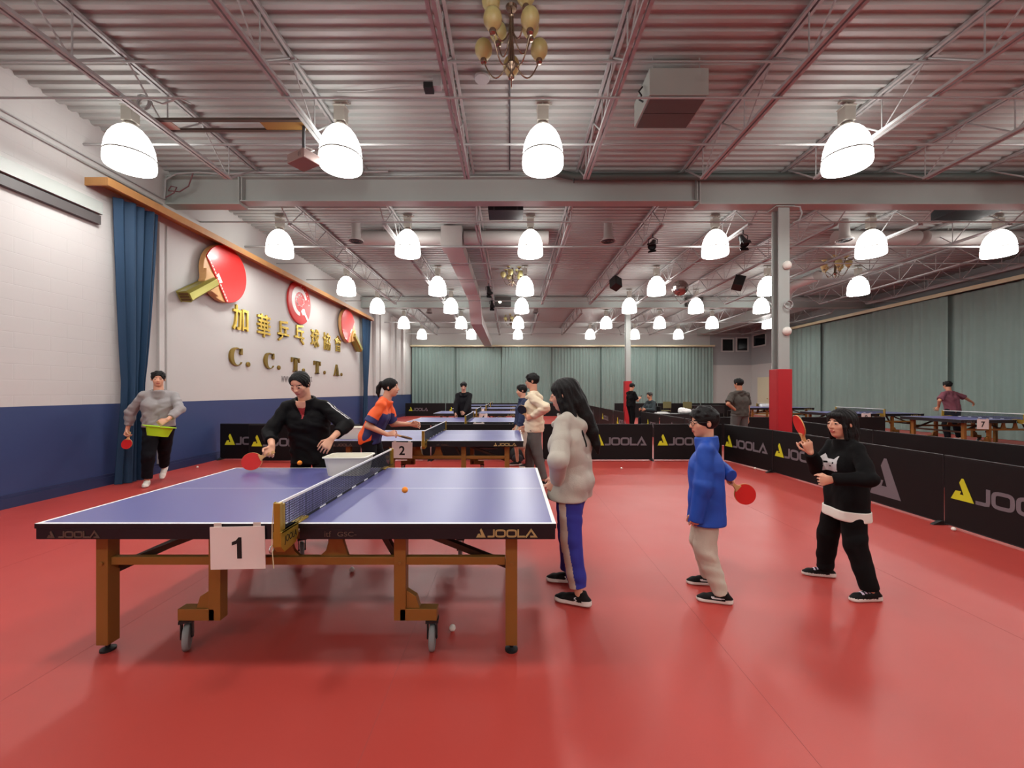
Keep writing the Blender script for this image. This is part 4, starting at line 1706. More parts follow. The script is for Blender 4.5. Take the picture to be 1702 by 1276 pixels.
    # ---- clothes
    def top(s, name, mats, hem, loose=.02, sleeve=1.0, collar=0.0, paint=None, folds=.006, seed=1, belly=0.0, sl_loose=None, neck_r=.052, hood=False, taper=0.0,
            hem_tilt=(0, 0), cuff=None, lam=.11, above=None):
        """shirt, sweater or jacket down to the height hem; sleeve: 1 to the wrist, .4 short sleeve"""
        H = s.H
        sl = loose * .8 if sl_loose is None else sl_loose
        pts = np.array([s.P, s.neck + V(0, 0, .06 * H), s.hc] + list(s.sh.values()) + list(s.elb.values()) + [s.wri[q] if sleeve > .5 else s.elb[q] for q in (-1, 1)])
        lo, hi = pts.min(0) - .16 * H / 1.6 - loose, pts.max(0) + .13 * H / 1.6 + loose
        lo[2] = min(hem - .02, lo[2] + .1)
        hi[2] = min(hi[2], max(s.hc[2], s.sh[1][2] + .1, s.sh[-1][2] + .1, s.wri[1][2] + .06 if sleeve > .5 else 0, s.wri[-1][2] + .06 if sleeve > .5 else 0))
        f = Field(lo, hi, s.h)
        R = s.Rs
        yx, rr = R @ V(0, 1, 0), R @ V(1, 0, 0)
        c = s.ch
        b0 = s.P + V(0, 0, 0)
        # trunk, wider than deep
        ro = .060 * H
        for q in (-1, 1):
            f.cap(s.P + rr * q * .034 * H * c, s.chest + rr * q * .042 * H * s.wide, ro * c + loose, .060 * H + loose * .8, .03)
            f.cap(s.chest + rr * q * .044 * H * s.wide, s.neck + R @ V(q * .062 * H * s.wide, -.006 * H, -.045 * H), .060 * H + loose * .7, .036 * H + loose * .2, .04)
            # slope from the neck to the shoulder
            f.cap(s.neck + R @ V(q * .018 * H, -.008 * H, .0), s.sh[q] + R @ V(0, -.004 * H, .004 * H), .030 * H, .029 * H + loose * .12, .03)
        if hem < s.P[2] - .03:
            e = V(s.P[0] + hem_tilt[0], s.P[1] + hem_tilt[1], hem - .05)
            for q in (-1, 1):
                f.cap(s.P + rr * q * .034 * H * c, e + rr * q * (.036 * H * c + taper), ro * c + loose, .062 * H * c + loose + taper * .5, .03)
        f.cap(s.neck - R @ V(0, 0, .03 * H), s.neck + R @ V(0, .004 * H, .020 * H), .050 * H, neck_r * H * .92, .03, cut=True)
        if belly:
            f.ell(s.P + R @ V(0, .03 * H, .07 * H), [.09 * H, belly, .09 * H], .04)
        for q in (-1, 1):
            S, E, Wr = s.sh[q], s.elb[q], s.wri[q]
            if sleeve > .5:
                f.cap(S, E, .029 * H + sl * .35, .027 * H + sl, .02)
                end = E + (Wr - E) * sleeve
                f.cap(E, end, .027 * H + sl, .020 * H + sl * .7, .006, cut=True)
                if cuff:
                    f.cap(E + (end - E) * .84, end, .0215 * H + sl * .5, .021 * H + sl * .45, .01, cut=True)
            else:
                f.cap(S, S + (E - S) * sleeve * 2, .030 * H + sl * .4, .028 * H + sl * 1.2, .03, cut=True)
        if folds:
            f.folds(folds, lam, seed)
        if collar:
            a = s.neck + R @ V(0, -.005, -.01 * H)
            f.cap(a, a + R @ V(0, .004, collar), neck_r * H, neck_r * H * .96, .02, cut=True)
        if hood:
            hb = s.neck + R @ V(0, -.050 * H, -.012 * H)
            for q in (-1, 1):
                f.cap(hb + rr * q * .012 * H - R @ V(0, 0, .03 * H), hb + rr * q * .06 * H + R @ V(0, .035 * H, .012 * H), .036 * H, .024 * H, .03)
                f.cap(hb + rr * q * .06 * H + R @ V(0, .035 * H, .012 * H), s.neck + R @ V(q * .03 * H, .06 * H, -.03 * H), .024 * H, .016 * H, .02)
        f.cap(s.neck + R @ V(0, .004 * H, .030 * H), s.neck + R @ V(0, .012 * H, .10 * H), neck_r * H * .80, neck_r * H * .92, .006, op='cut')
        if above is not None:
            f.plane((0, 0, above), (0, 0, 1), .0)
        f.plane((0, 0, hem), (hem_tilt[0] * .6, hem_tilt[1] * .6, -1), .012)
        s.tf = f
        return f.build(name, mats, s.root, paint)

    def pants(s, name, mats, loose=.015, hem=.05, paint=None, folds=.005, seed=3, waist=.03, rise=None, lam=.12, cuffr=1.0):
        """hem: how far above the ankle joint the leg ends (share of height)"""
        H = s.H
        pts = np.array([s.P + V(0, 0, .05 * H)] + list(s.kne.values()) + list(s.ank.values()))
        lo, hi = pts.min(0) - .11 * H / 1.6 * 1.3 - loose, pts.max(0) + .11 * H / 1.6 * 1.3 + loose
        hi[2] = s.P[2] + (waist + .02) * H
        lo[2] = max(lo[2], .005)
        f = Field(lo, hi, s.h)
        c = s.ch
        for q in (-1, 1):
            f.cap(s.P + V(q * .030 * H * c, 0, waist * H), s.hip[q], .052 * H * c + loose * .6, .052 * H * c + loose, .03)
            f.cap(s.hip[q], s.kne[q], .048 * H * c + loose, .034 * H + loose * 1.1, .015)
            e = s.ank[q] + unit(s.kne[q] - s.ank[q]) * hem * H
            f.cap(s.kne[q], e, .034 * H + loose * 1.1, (.025 * H + loose * .9) * cuffr, .015, cut=True)
        if folds:
            f.folds(folds, lam, seed, vert=.2)
        f.plane((0, 0, s.P[2] + waist * H), (0, 0, 1), .01)
        return f.build(name, mats, s.root, paint)

    def shoe(s, q, upper, sole=M_sole, size=1.0, extra=None, solez=.026, name='shoe'):
        H = s.H
        fw, pitch = s.foot[q]
        A = s.ank[q]
        pr = math.radians(pitch)
        # local frame: y along the foot, z up; pitch > 0 drops the toe
        fy = unit(fw * math.cos(pr) + V(0, 0, -math.sin(pr)))
        fx = unit(np.cross(fy, V(0, 0, 1)))
        fz = np.cross(fx, fy)
        L = .155 * H * size
        ground = .045 * H
        O = A - fz * ground

        def P(x, y, z):
            return O + fx * x + fy * y + fz * z
        pts = np.array([P(-.06, -.1, 0), P(.06, .2, 0), P(-.06, .2, .12), P(.06, -.1, .12), P(-.06, -.1, .12), P(.06, .2, .12)])
        f = Field(pts.min(0) - .01, pts.max(0) + .01, min(s.h, .005))
        k = L
        f.cap(P(0, -.24 * k, .028), P(0, -.05 * k, .028), .026 * H / 1.35, .024 * H / 1.35, .02)
        f.cap(P(0, -.1 * k, .026), P(.02 * k, .46 * k, .024), .026 * H / 1.4, .030 * H / 1.4, .02)
        f.cap(P(.03 * k, .46 * k, .022), P(.02 * k, .62 * k, .018), .028 * H / 1.4, .022 * H / 1.4, .02)
        f.cap(P(0, -.1 * k, .047), P(0, .26 * k, .042), .030 * H / 1.4, .026 * H / 1.4, .02)
        f.cap(P(0, -.14 * k, .05), P(0, -.10 * k, .062 * H / 1.4 + .02), .026 * H / 1.4, .025 * H / 1.4, .015, cut=True)
        # flared sole, flat underneath
        f.cap(P(0, -.22 * k, .012), P(.02 * k, .55 * k, .010), .030 * H / 1.4, .030 * H / 1.4, .008, sq=(fz, 2.2))
        f.plane(P(0, 0, .0), -fz, .004)

        def paint(c):
            z = (c - O) @ fz
            y = (c - O) @ fy
            m = (z < solez + .01 * (y < -.1 * k)).astype(int)
            if extra is not None:
                x = (c - O) @ fx
                m = extra(m, x, y / k, z)
            return m
        mats = [upper, sole] if not isinstance(upper, (list, tuple)) else list(upper)
        return f.build(name, mats, s.root, paint)

    def short_hair(s, m=M_hair, fringe=.27, back=-.22, vol=1.0, seed=2, side=-.02):
        hh, Rh = s.hh, s.Rh

        def hp(x, y, z):
            return s.hc + Rh @ (V(x, y, z) * hh)
        R = .62 * hh
        f = Field(s.hc - R, s.hc + R, min(s.h, .005))
        f.ell(hp(0, -.07, .16), [.372 * hh * vol, .445 * hh * vol, .40 * hh * vol], .0, Rh)
        rng = random.Random(seed)
        for i in range(26):
            a = rng.uniform(0, 6.28)
            e = rng.uniform(.1, 1.3)
            p = V(math.cos(a) * math.cos(e) * .35, math.sin(a) * math.cos(e) * .42 - .07, math.sin(e) * .38 + .16)
            f.ell(hp(*p), [.09 * hh * vol, .09 * hh * vol, .07 * hh * vol], .03 * hh, Rh)
        # clear the face and the sides under the hairline
        f.ell(hp(0, .46, fringe - .42), [.34 * hh, .34 * hh, .42 * hh], .03 * hh, Rh, op='cut')
        for q in (-1, 1):
            f.ell(hp(q * .42, .12, -.30), [.2 * hh, .34 * hh, .34 * hh], .03 * hh, Rh, op='cut')
            f.ell(hp(q * .36, -.04, -.03), [.06 * hh, .10 * hh, .12 * hh], .02 * hh, Rh, op='cut')
        for i in range(9):
            x = -.24 + .06 * i
            y = .40 - .9 * x * x
            f.cap(hp(x * .9, y - .13, .44), hp(x + rng.uniform(-.05, .05), y - .035, fringe + .03 - rng.uniform(-.04, .09)), .06 * hh, .022 * hh, .02 * hh)
        nz = Rh @ V(0, .35, -1)
        f.plane(hp(0, -.2, back), nz, .02 * hh)
        return f.build('hair', m, s.root)

    def long_hair(s, locks, m=M_hair, fringe=.20, vol=1.0, part=0.0, open_w=.25, seed=4):
        """locks: list of chains of (x,y,z,r) in head units; the last may hang below the head"""
        hh, Rh = s.hh, s.Rh

        def hp(x, y, z):
            return s.hc + Rh @ (V(x, y, z) * hh)
        pts = [hp(a, b, c) for ch in locks for a, b, c, r in ch] + [s.hc - .6 * hh, s.hc + .6 * hh]
        pts = np.array(pts)
        f = Field(pts.min(0) - .12 * hh - .02, pts.max(0) + .12 * hh + .02, min(s.h, .005))
        f.ell(hp(0, -.07, .15), [.375 * hh * vol, .445 * hh * vol, .395 * hh * vol], .0, Rh)
        for ch in locks:
            for (a, b) in zip(ch[:-1], ch[1:]):
                f.cap(hp(*a[:3]), hp(*b[:3]), a[3] * hh, b[3] * hh, .05 * hh)
        # strand grooves
        X = f.ax
        L = [(X[0][:, None, None] - s.hc[0]), (X[1][None, :, None] - s.hc[1]), (X[2][None, None, :] - s.hc[2])]
        lx = L[0] * Rh[0][0] + L[1] * Rh[1][0] + L[2] * Rh[2][0]
        ly = L[0] * Rh[0][1] + L[1] * Rh[1][1] + L[2] * Rh[2][1]
        lz = L[0] * Rh[0][2] + L[1] * Rh[1][2] + L[2] * Rh[2][2]
        ang = np.arctan2(lx, -ly + .02)
        f.d = f.d + (.010 * hh * np.sin(ang * 17 + 5 * np.sin(lz / hh * 2.3)) + .007 * hh * np.sin(ang * 31 + lz / hh * 4)).astype(np.float32)
        f.ell(hp(part, .40, fringe - .44), [open_w * hh, .36 * hh, .44 * hh], .03 * hh, Rh, op='cut')
        return f.build('hair', m, s.root)

    def glasses(s, m):
        hh, Rh = s.hh, s.Rh
        b = MB()

        def hp(x, y, z):
            return Vector(s.hc + Rh @ (V(x, y, z) * hh))
        for q in (-1, 1):
            loop = [hp(q * .15 + .115 * math.cos(a), .43 - .03 * abs(math.cos(a)), .02 + .085 * math.sin(a)) for a in [i / 16 * 6.2832 for i in range(17)]]
            b.tube(loop, .011 * hh, 6)
            b.tube([hp(q * .265, .40, .04), hp(q * .32, .25, .05), hp(q * .37, -.05, .04)], .011 * hh, 6)
        b.tube([hp(-.035, .44, .03), hp(.035, .44, .03)], .011 * hh, 6)
        return b.build('glasses', m, s.root, smooth=60)


def paddle(c, along, face, label, front=None, back=None, size=1.0):
    """bat held at c; along: from the grip to the blade; face: normal of the front rubber"""
    a = Vector(along).normalized()
    n = Vector(face)
    n = (n - a * n.dot(a)).normalized()
    x = n.cross(a) * -1
    x = a.cross(n)
    t = thing('table_tennis_bat', label, 'bat', (0, 0, 0))
    M = Matrix((x, a, n)).transposed().to_4x4()      # local x across, y along, z face normal
    M.translation = Vector(c)
    t.matrix_world = M
    k = size
    out = [(.076 * k * math.cos(q), .135 * k + .079 * k * math.sin(q)) for q in [i / 32 * 6.2832 for i in range(32)]]
    MB().prism(out, (0, 0, -.003), (1, 0, 0), (0, 1, 0), .006).build('bat_blade', M_pwood, t)
    rub = [(.074 * k * math.cos(q), .137 * k + .076 * k * math.sin(q)) for q in [math.radians(-62 + 304 * i / 36) for i in range(37)]]
    MB().prism(rub, (0, 0, .003), (1, 0, 0), (0, 1, 0), .004).build('rubber', front or M_prub, t)
    MB().prism(rub, (0, 0, -.007), (1, 0, 0), (0, 1, 0), .004).build('rubber', back or M_batblack, t)
    h = [(-.012, -.05), (.012, -.05), (.014, -.045), (.011, .0), (.013, .045), (.03, .075), (-.03, .075), (-.013, .045), (-.011, 0), (-.014, -.045)]
    MB().prism([(p[0] * k, p[1] * k) for p in h], (0, 0, -.011 * k), (1, 0, 0), (0, 1, 0), .022 * k).build('handle', M_pwood, t, bevel=.003)
    return t


M_batblack = mat('bat_rubber_black', (26, 24, 26), .4)
# ------------------------------------------------------------------ the people
M_greysw = mat('sweater_grey', (146, 142, 142), .85, bump=.15, bscale=120, var=.05)
M_trdark = mat('trousers_dark', (17, 18, 24), .8, spec=.15)
M_shoew = mat('shoe_white', (214, 206, 196), .6)
M_bjack = mat('jacket_black', (13, 12, 14), .7, spec=.15)
M_stripe = mat('stripe_white', (206, 204, 204), .6)
M_redsh = mat('shirt_red', (166, 52, 52), .7)
M_hoodgrey = mat('hoodie_grey', (178, 172, 160), .85, bump=.12, bscale=120, var=.04)
M_royal = mat('trousers_blue', (40, 48, 142), .7)
M_beige = mat('stripe_beige', (196, 184, 168), .8)
M_shoeb = mat('shoe_black', (20, 17, 17), .6, spec=.15)
M_bluej = mat('jacket_blue', (22, 70, 164), .6)
M_ltgrey = mat('trousers_light_grey', (190, 182, 166), .85, bump=.12, bscale=120)
M_blksw = mat('sweater_black', (14, 13, 14), .85, spec=.15, bump=.1, bscale=120)
M_blkp = mat('trousers_black', (13, 12, 13), .85, spec=.15)
M_hemw = mat('hem_white', (226, 222, 212), .7)
M_print = mat('print_white', (206, 202, 202), .6)
M_orange = mat('shirt_orange', (240, 96, 40), .6)
M_navys = mat('shirt_navy', (40, 44, 96), .6)
M_cream = mat('hoodie_cream', (222, 206, 178), .85, bump=.12, bscale=120)
M_grpants = mat('trousers_grey', (92, 90, 88), .8)
M_navyj = mat('jacket_navy', (28, 42, 76), .7)
M_dkblue = mat('hoodie_dark', (22, 20, 24), .75, spec=.15)
M_brownt = mat('tshirt_brown', (70, 64, 58), .75)
M_maroon = mat('tshirt_maroon', (120, 66, 78), .75)
M_frameb = mat('glasses_frame', (24, 22, 24), .3)
M_lace = mat('lace_lilac', (190, 170, 190), .6)
M_skin2 = mat('skin_tan', (198, 140, 110), 0.5, spec=.35)
M_lime = mat('basket_lime', (176, 226, 40), .45)


def laces(m, x, y, z):
    m = m.copy()
    m[(y > .08) & (y < .4) & (z > .052) & (np.abs(x) < .02) & (np.sin(y * 60) > 0)] = 2
    return m


def swoosh(m, x, y, z):
    m = m.copy()
    m[(np.abs(x) > .02) & (np.abs(z - (.04 + .03 * (y - .1) ** 2 * 4)) < .006 * np.clip((y + .12) * 3, .2, 1)) & (y > -.12) & (y < .3)] = 2
    return m


def smark(m, x, y, z):
    m = m.copy()
    m[(np.abs(x) > .02) & (np.abs(y - .08 - .025 * np.sin((z - .045) * 300)) < .022) & (np.abs(z - .045) < .012)] = 2
    return m


# girl in the long grey hoodie at the table end
p = Person('person', 'person with long black hair and a grey hoodie at the end of the first table', (.435, 2.86), 62, 1.545, hs=.148, wide=.92, h=.0048,
           hipz=.525, lean=3, head_yaw=16, head_pitch=10)
p.leg(-1, (.46, 2.70, .068), 8, hall=True)
p.leg(1, (.435, 3.02, .068), 20, hall=True)
p.arm(-1, W(926, 800, 2.74), (-1, -.35, -.1), d=(-.5, .45, -.7), thumb=(-.8, .3, .2), curl=.5, hall=True)
p.arm(1, (.20, .16, .80), (.6, -.6, -.2), curl=.5)
p.body()
p.top('hoodie', M_hoodgrey, .695, loose=.042, sleeve=.97, folds=.009, seed=5, sl_loose=.028, hood=True, taper=.012, cuff=True, lam=.16, hem_tilt=(0, .015))


def side_stripe(per, w=.028, lo=.0, hi=2):
    def paint(c):
        m = np.zeros(len(c), dtype=int)
        for q in (-1, 1):
            a, b, e = per.hip[q], per.kne[q], per.ank[q]
            for u, v in ((a, b), (b, e)):
                t = np.clip((c[:, 2] - u[2]) / (v[2] - u[2]), 0, 1)
                mid = u + (v - u) * t[:, None]
                inside = (c[:, 2] <= u[2] + .08) & (c[:, 2] >= v[2] - .08)
                m[inside & ((c[:, 0] - mid[:, 0]) * q > .015) & (np.abs(c[:, 1] - mid[:, 1] - .018) < w)] = 1
        return m
    return paint


p.pants('trousers', [M_royal, M_beige], loose=.024, hem=.03, paint=side_stripe(p), seed=8)
for q in (-1, 1):
    p.shoe(q, [M_shoeb, M_sole, M_stripe], size=1.0, extra=smark, solez=.03)
p.long_hair([[(0, -.25, .2, .30), (0, -.38, -.3, .30), (.02, -.54, -.8, .25), (.05, -.66, -1.3, .19), (.08, -.70, -1.72, .13), (.1, -.70, -2.0, .06)],
             [(-.2, -.15, .15, .22), (-.28, -.12, -.4, .16), (-.33, -.2, -.85, .12), (-.36, -.34, -1.3, .08), (-.34, -.40, -1.65, .04)],
             [(.2, -.2, .15, .24), (.29, -.24, -.4, .19), (.33, -.42, -.9, .16), (.34, -.58, -1.4, .10), (.30, -.62, -1.8, .05)],
             [(-.22, .12, .2, .14), (-.31, .12, -.2, .10), (-.33, .10, -.6, .07)],
             [(.22, .12, .2, .14), (.31, .12, -.2, .10), (.33, .10, -.6, .07)]], fringe=.22)

# boy in the blue jacket
p = Person('person', 'child with glasses in a blue jacket, holding a red bat behind the back', (1.40, 2.85), 62, 1.345, hs=.157, wide=.9, h=.0048, hipz=.515, lean=0, head_yaw=24, head_pitch=4)
p.leg(-1, (1.44, 2.73, .06), 14, hall=True)
p.leg(1, (1.48, 2.99, .06), 22, hall=True)
p.arm(1, W(1207, 785, 2.93), (1, .4, -.2), d=(.6, -.1, -.7), thumb=(.7, .1, -.6), curl=.9, hall=True)
p.arm(-1, (-.165, .05, .62), (-.6, -.9, -.1), curl=.6)
p.body()
p.top('jacket', M_bluej, .525, loose=.034, sleeve=1.3, folds=.007, seed=12, sl_loose=.028, collar=.055, neck_r=.056, taper=.014, lam=.18)
p.pants('trousers', M_ltgrey, loose=.024, hem=.005, folds=.006, seed=21, cuffr=.9)
for q in (-1, 1):
    p.shoe(q, [M_shoeb, M_sole, M_stripe], size=1.05, extra=swoosh)
p.short_hair(fringe=.25, back=-.30, vol=1.06, seed=5)
p.glasses(M_frameb)
g, th, n, d = p.grip(1)
paddle(g, (.72, -.05, -.62), (-.15, -.9, .1), 'red bat held behind the child in blue')

# girl in the black sweater
p = Person('person', 'child in a black sweater with a white cat print, holding up a red bat', (2.47, 2.93), 84, 1.335, hs=.158, wide=.86, h=.0045, hipz=.515, lean=2, head_yaw=12, head_pitch=2)
p.leg(1, (2.46, 3.12, .06), -8, hall=True, pole=(.1, 1, 0))
p.leg(-1, (2.50, 2.76, .06), 10, hall=True, pole=(-.1, 1, 0))
p.arm(1, W(1347, 752, 2.93), (.35, -.2, -1), d=(-.35, -.05, .85), thumb=(-.9, 0, .35), curl=.85, hall=True)
p.arm(-1, W(1384, 797, 2.74), (-.6, -1, -.3), d=(-.9, .1, -.1), thumb=(0, 0, 1), curl=1.4, hall=True)
p.body()


def cat_print(per, cz, hw, hgt, cx=.0):
    # outline of a cat's face with two ears, in the chest's own x and z
    poly = [(-1, -.9), (-.6, -1), (.6, -1), (1, -.9), (1.0, .1), (.92, 1), (.42, .45), (-.42, .45), (-.92, 1), (-1.0, .1)]

    def inside(x, z):
        c = np.zeros(len(x), dtype=bool)
        n = len(poly)
        for i in range(n):
            x1, z1 = poly[i]
            x2, z2 = poly[(i + 1) % n]
            cond = ((z1 > z) != (z2 > z))
            c ^= cond & (x < (x2 - x1) * (z - z1) / (z2 - z1 + 1e-9) + x1)
        return c

    def paint(c):
        m = np.zeros(len(c), dtype=int)
        x = (c[:, 0] - cx) / hw
        z = (c[:, 2] - cz) / hgt
        front = (c[:, 1] > per.chest[1] + .04) & (c[:, 1] < per.chest[1] + .15)
        m[front & inside(x, z)] = 1
        eyes = front & (((np.abs(x) - .42) / .16) ** 2 + ((z - .0) / .13) ** 2 < 1)
        nose = front & (np.abs(x) < .12) & (np.abs(z + .42) < .08)
        m[eyes | nose] = 0
        return m
    return paint


p.top('sweater', [M_blksw, M_print], .575, loose=.022, sleeve=.98, folds=.005, seed=31, sl_loose=.017, paint=cat_print(p, .928, .066, .060, .0), taper=.006, cuff=True)
p.top('undershirt_hem', M_hemw, .527, loose=.031, sleeve=.3, folds=0, seed=33, sl_loose=.0, taper=.006, above=.60)
p.pants('trousers', M_blkp, loose=.022, hem=.015, folds=.006, seed=25)
for q in (-1, 1):
    p.shoe(q, [M_shoeb, M_sole, M_lace], size=1.05, extra=laces)
p.long_hair([[(0, -.25, .2, .28), (0, -.32, -.3, .27), (.0, -.34, -.7, .21), (.0, -.32, -1.0, .10)],
             [(-.20, -.1, .15, .18), (-.25, -.10, -.35, .14), (-.28, -.02, -.75, .10), (-.28, .04, -1.0, .06)],
             [(.20, -.1, .15, .18), (.25, -.10, -.35, .14), (.28, -.02, -.75, .10), (.28, .04, -1.0, .06)],
             [(-.2, .16, .25, .12), (-.28, .16, -.1, .07), (-.29, .12, -.5, .06)], [(.2, .16, .25, .12), (.28, .16, -.1, .07), (.29, .12, -.5, .06)],
             [(-.2, .24, .3, .09), (0, .32, .30, .09), (.2, .24, .3, .09)]], fringe=.21, open_w=.255)
g, th, n, d = p.grip(1)
paddle(g, (-.30, -.02, .95), (-.95, .22, -.15), 'red bat held up by the child in the black sweater')

# person in grey sweater along the wall
p = Person('person', 'person in a grey sweater walking along the painted wall with a green basket', (-5.5, 6.2), -152, 1.765, hs=.132, wide=1.02, h=.008, hipz=.52, lean=2, head_yaw=12, head_pitch=2)
p.leg(1, (-5.62, 6.12, .085), 10, hall=True)
p.leg(-1, (-5.76, 6.58, .16), 0, hall=True, pitch=40)
p.arm(1, W(212, 712, 6.1), (.8, -.6, 0), d=(0, -.15, -1), thumb=(.1, -.8, -.5), curl=.9, hall=True)
p.arm(-1, W(279, 697, 5.93), (-1, -.5, 0), d=(-.55, -.6, -.45), thumb=(-.5, 0, .8), curl=.7, hall=True)
p.body(brows=True)
p.top('sweater', M_greysw, .90, loose=.034, sleeve=.80, folds=.010, seed=41, sl_loose=.024, cuff=True)
p.pants('trousers', M_trdark, loose=.022, hem=.02, folds=.006, seed=42)
for q in (-1, 1):
    p.shoe(q, M_shoew, size=1.0)
p.short_hair(fringe=.29, back=-.18, vol=1.03, seed=9)
g, th, n, d = p.grip(1)
paddle(g, (-.05, -.2, -1), (.1, -1, .1), 'red bat hanging from the hand of the person in the grey sweater')
bx, by, bz = W(264, 716, 5.85)
t = thing('ball_basket', 'lime green plastic basket carried by the person in the grey sweater', 'basket', (bx, by, bz), math.radians(8))
t.rotation_euler = (math.radians(-6), math.radians(8), math.radians(12))
b = MB()
n = 28


def oval(rx, ry, z):
    return [(rx * math.copysign(abs(math.cos(a)) ** .7, math.cos(a)), ry * math.copysign(abs(math.sin(a)) ** .7, math.sin(a)), z) for a in [i / n * 6.2832 for i in range(n)]]


secs = [oval(.12, .08, -.075), oval(.155, .115, .055), oval(.19, .145, .06), oval(.19, .145, .068), oval(.15, .11, .066), oval(.112, .073, -.065)]
b.add([q for s_ in secs for q in s_], [(i * n + k, i * n + (k + 1) % n, (i + 1) * n + (k + 1) % n, (i + 1) * n + k) for i in range(5) for k in range(n)] + [tuple(range(n - 1, -1, -1)), tuple(5 * n + k for k in range(n))])
b.build('basket_bowl', M_lime, t, smooth=40)

# coach in black behind the first table
p = Person('person', 'person in a black striped track jacket feeding balls behind the first table', (-2.0, 3.98), 180, 1.66, hs=.138, wide=1.0, h=.006, hipz=.53, lean=15, head_pitch=24, head_yaw=-4)
p.leg(1, (-2.16, 3.95, .08), -12, hall=True)
p.leg(-1, (-1.72, 3.86, .08), 22, hall=True)
p.arm(1, W(452, 741, 3.58), (.9, -.5, -.3), d=(.0, -.55, -.8), thumb=(-.55, -.6, -.3), curl=.9, hall=True)
p.arm(-1, W(551, 729, 3.62), (-.9, -.5, -.3), d=(-.4, -.5, -.8), thumb=(-.8, -.3, .3), curl=.45, hall=True, spread=.3)
p.body()


def sleeve_lines(per, w=.009):
    def paint(c):
        m = np.zeros(len(c), dtype=int)
        for q in (-1, 1):
            a, b = per.sh[q], per.elb[q]
            u = unit(b - a)
            t = (c - a) @ u
            L = np.linalg.norm(b - a)
            r = c - a - t[:, None] * u
            out = unit(V(q, .15, .1) - u * (V(q, .15, .1) @ u))
            sd = np.cross(u, out)
            s1 = r @ sd
            m[(t > .01) & (t < L * .98) & (r @ out > .02) & ((np.abs(s1 - .016) < w * .6) | (np.abs(s1 + .016) < w * .6))] = 1
        # the zip is open: red shirt and skin show in a narrow V
        q = (c - per.neck) @ per.Rs
        v = (q[:, 1] > .0) & (np.abs(q[:, 0]) < .045 + .30 * np.minimum(0, q[:, 2]) + .0) & (q[:, 2] < .06)
        m[v] = 2
        m[v & (q[:, 2] > -.035)] = 3
        return m
    return paint


p.top('jacket', [M_bjack, M_stripe, M_redsh, M_skin], .74, loose=.034, sleeve=.62, folds=.008, seed=51, sl_loose=.028, collar=.05, neck_r=.058, paint=sleeve_lines(p))
p.pants('trousers', M_blkp, loose=.02, hem=.01, seed=53)
for q in (-1, 1):
    p.shoe(q, [M_shoew, M_redsh], size=1.0)
p.long_hair([[(0, -.3, .15, .22), (0, -.42, -.15, .15), (0, -.42, -.3, .10)], [(-.2, .05, .2, .16), (-.28, -.05, -.05, .10)], [(.2, .05, .2, .16), (.28, -.05, -.05, .10)]], fringe=.37, open_w=.31, vol=.98)
g, th, n, d = p.grip(1)
paddle(g, (-.58, -.30, -.28), (.46, -.82, .15), 'dark red bat held low over the table by the person in black')

# player in orange beside table two
p = Person('person', 'person with a ponytail in an orange and navy shirt at the second table', (-1.78, 5.0), -86, 1.66, hs=.137, wide=.98, h=.007, hipz=.53, lean=24, head_yaw=-2, head_pitch=-6)
p.leg(1, (-1.72, 4.84, .085), 0, hall=True)
p.leg(-1, (-1.62, 5.2, .085), 0, hall=True)
p.arm(1, W(643, 722, 4.86), (.4, -.7, -.9), d=(.9, .1, .15), thumb=(.4, .5, .6), curl=.8, hall=True)
p.arm(-1, W(682, 705, 5.25), (-.4, -.6, -.6), d=(.95, 0, -.05), thumb=(0, -.3, .9), curl=.4, hall=True)
p.body()


def orange_paint(c):
    L = (c - p.P) @ p.Rs
    m = np.zeros(len(c), dtype=int)
    z, y = L[:, 2], L[:, 1]
    m[(np.abs(L[:, 0]) < .20) & (y > .03 + .18 * np.maximum(0, .18 - z) - .2 * np.maximum(0, z - .3)) & (z < .36)] = 1
    for q in (-1, 1):
        a, b = p.sh[q], p.elb[q]
        u = unit(b - a)
        t = ((c - a) @ u) / np.linalg.norm(b - a)
        r = np.linalg.norm(c - a - ((c - a) @ u)[:, None] * u, axis=1)
        m[(t > .62) & (r < .12) & ((c - p.chest) @ V(1, 0, 0) * q > .12)] = 1
    return m


p.top('sports_shirt', [M_orange, M_navys], .80, loose=.022, sleeve=.42, folds=.007, seed=61, sl_loose=.024, paint=orange_paint, collar=.03)
p.pants('trousers', M_trdark, loose=.018, hem=.01, seed=62)
for q in (-1, 1):
    p.shoe(q, M_shoew)
p.long_hair([[(0, -.38, .22, .12), (0, -.55, .22, .11), (-.02, -.68, .0, .13), (-.02, -.70, -.3, .11), (-.02, -.66, -.55, .05)], [(-.2, .05, .2, .15), (-.29, -.05, -.1, .09)], [(.2, .05, .2, .15), (.29, -.05, -.1, .09)]], fringe=.26, open_w=.29)
g, th, n, d = p.grip(1)
paddle(g, (.75, .28, -.25), (.1, .25, .95), 'black bat in the hand of the person in orange', front=M_batblack)

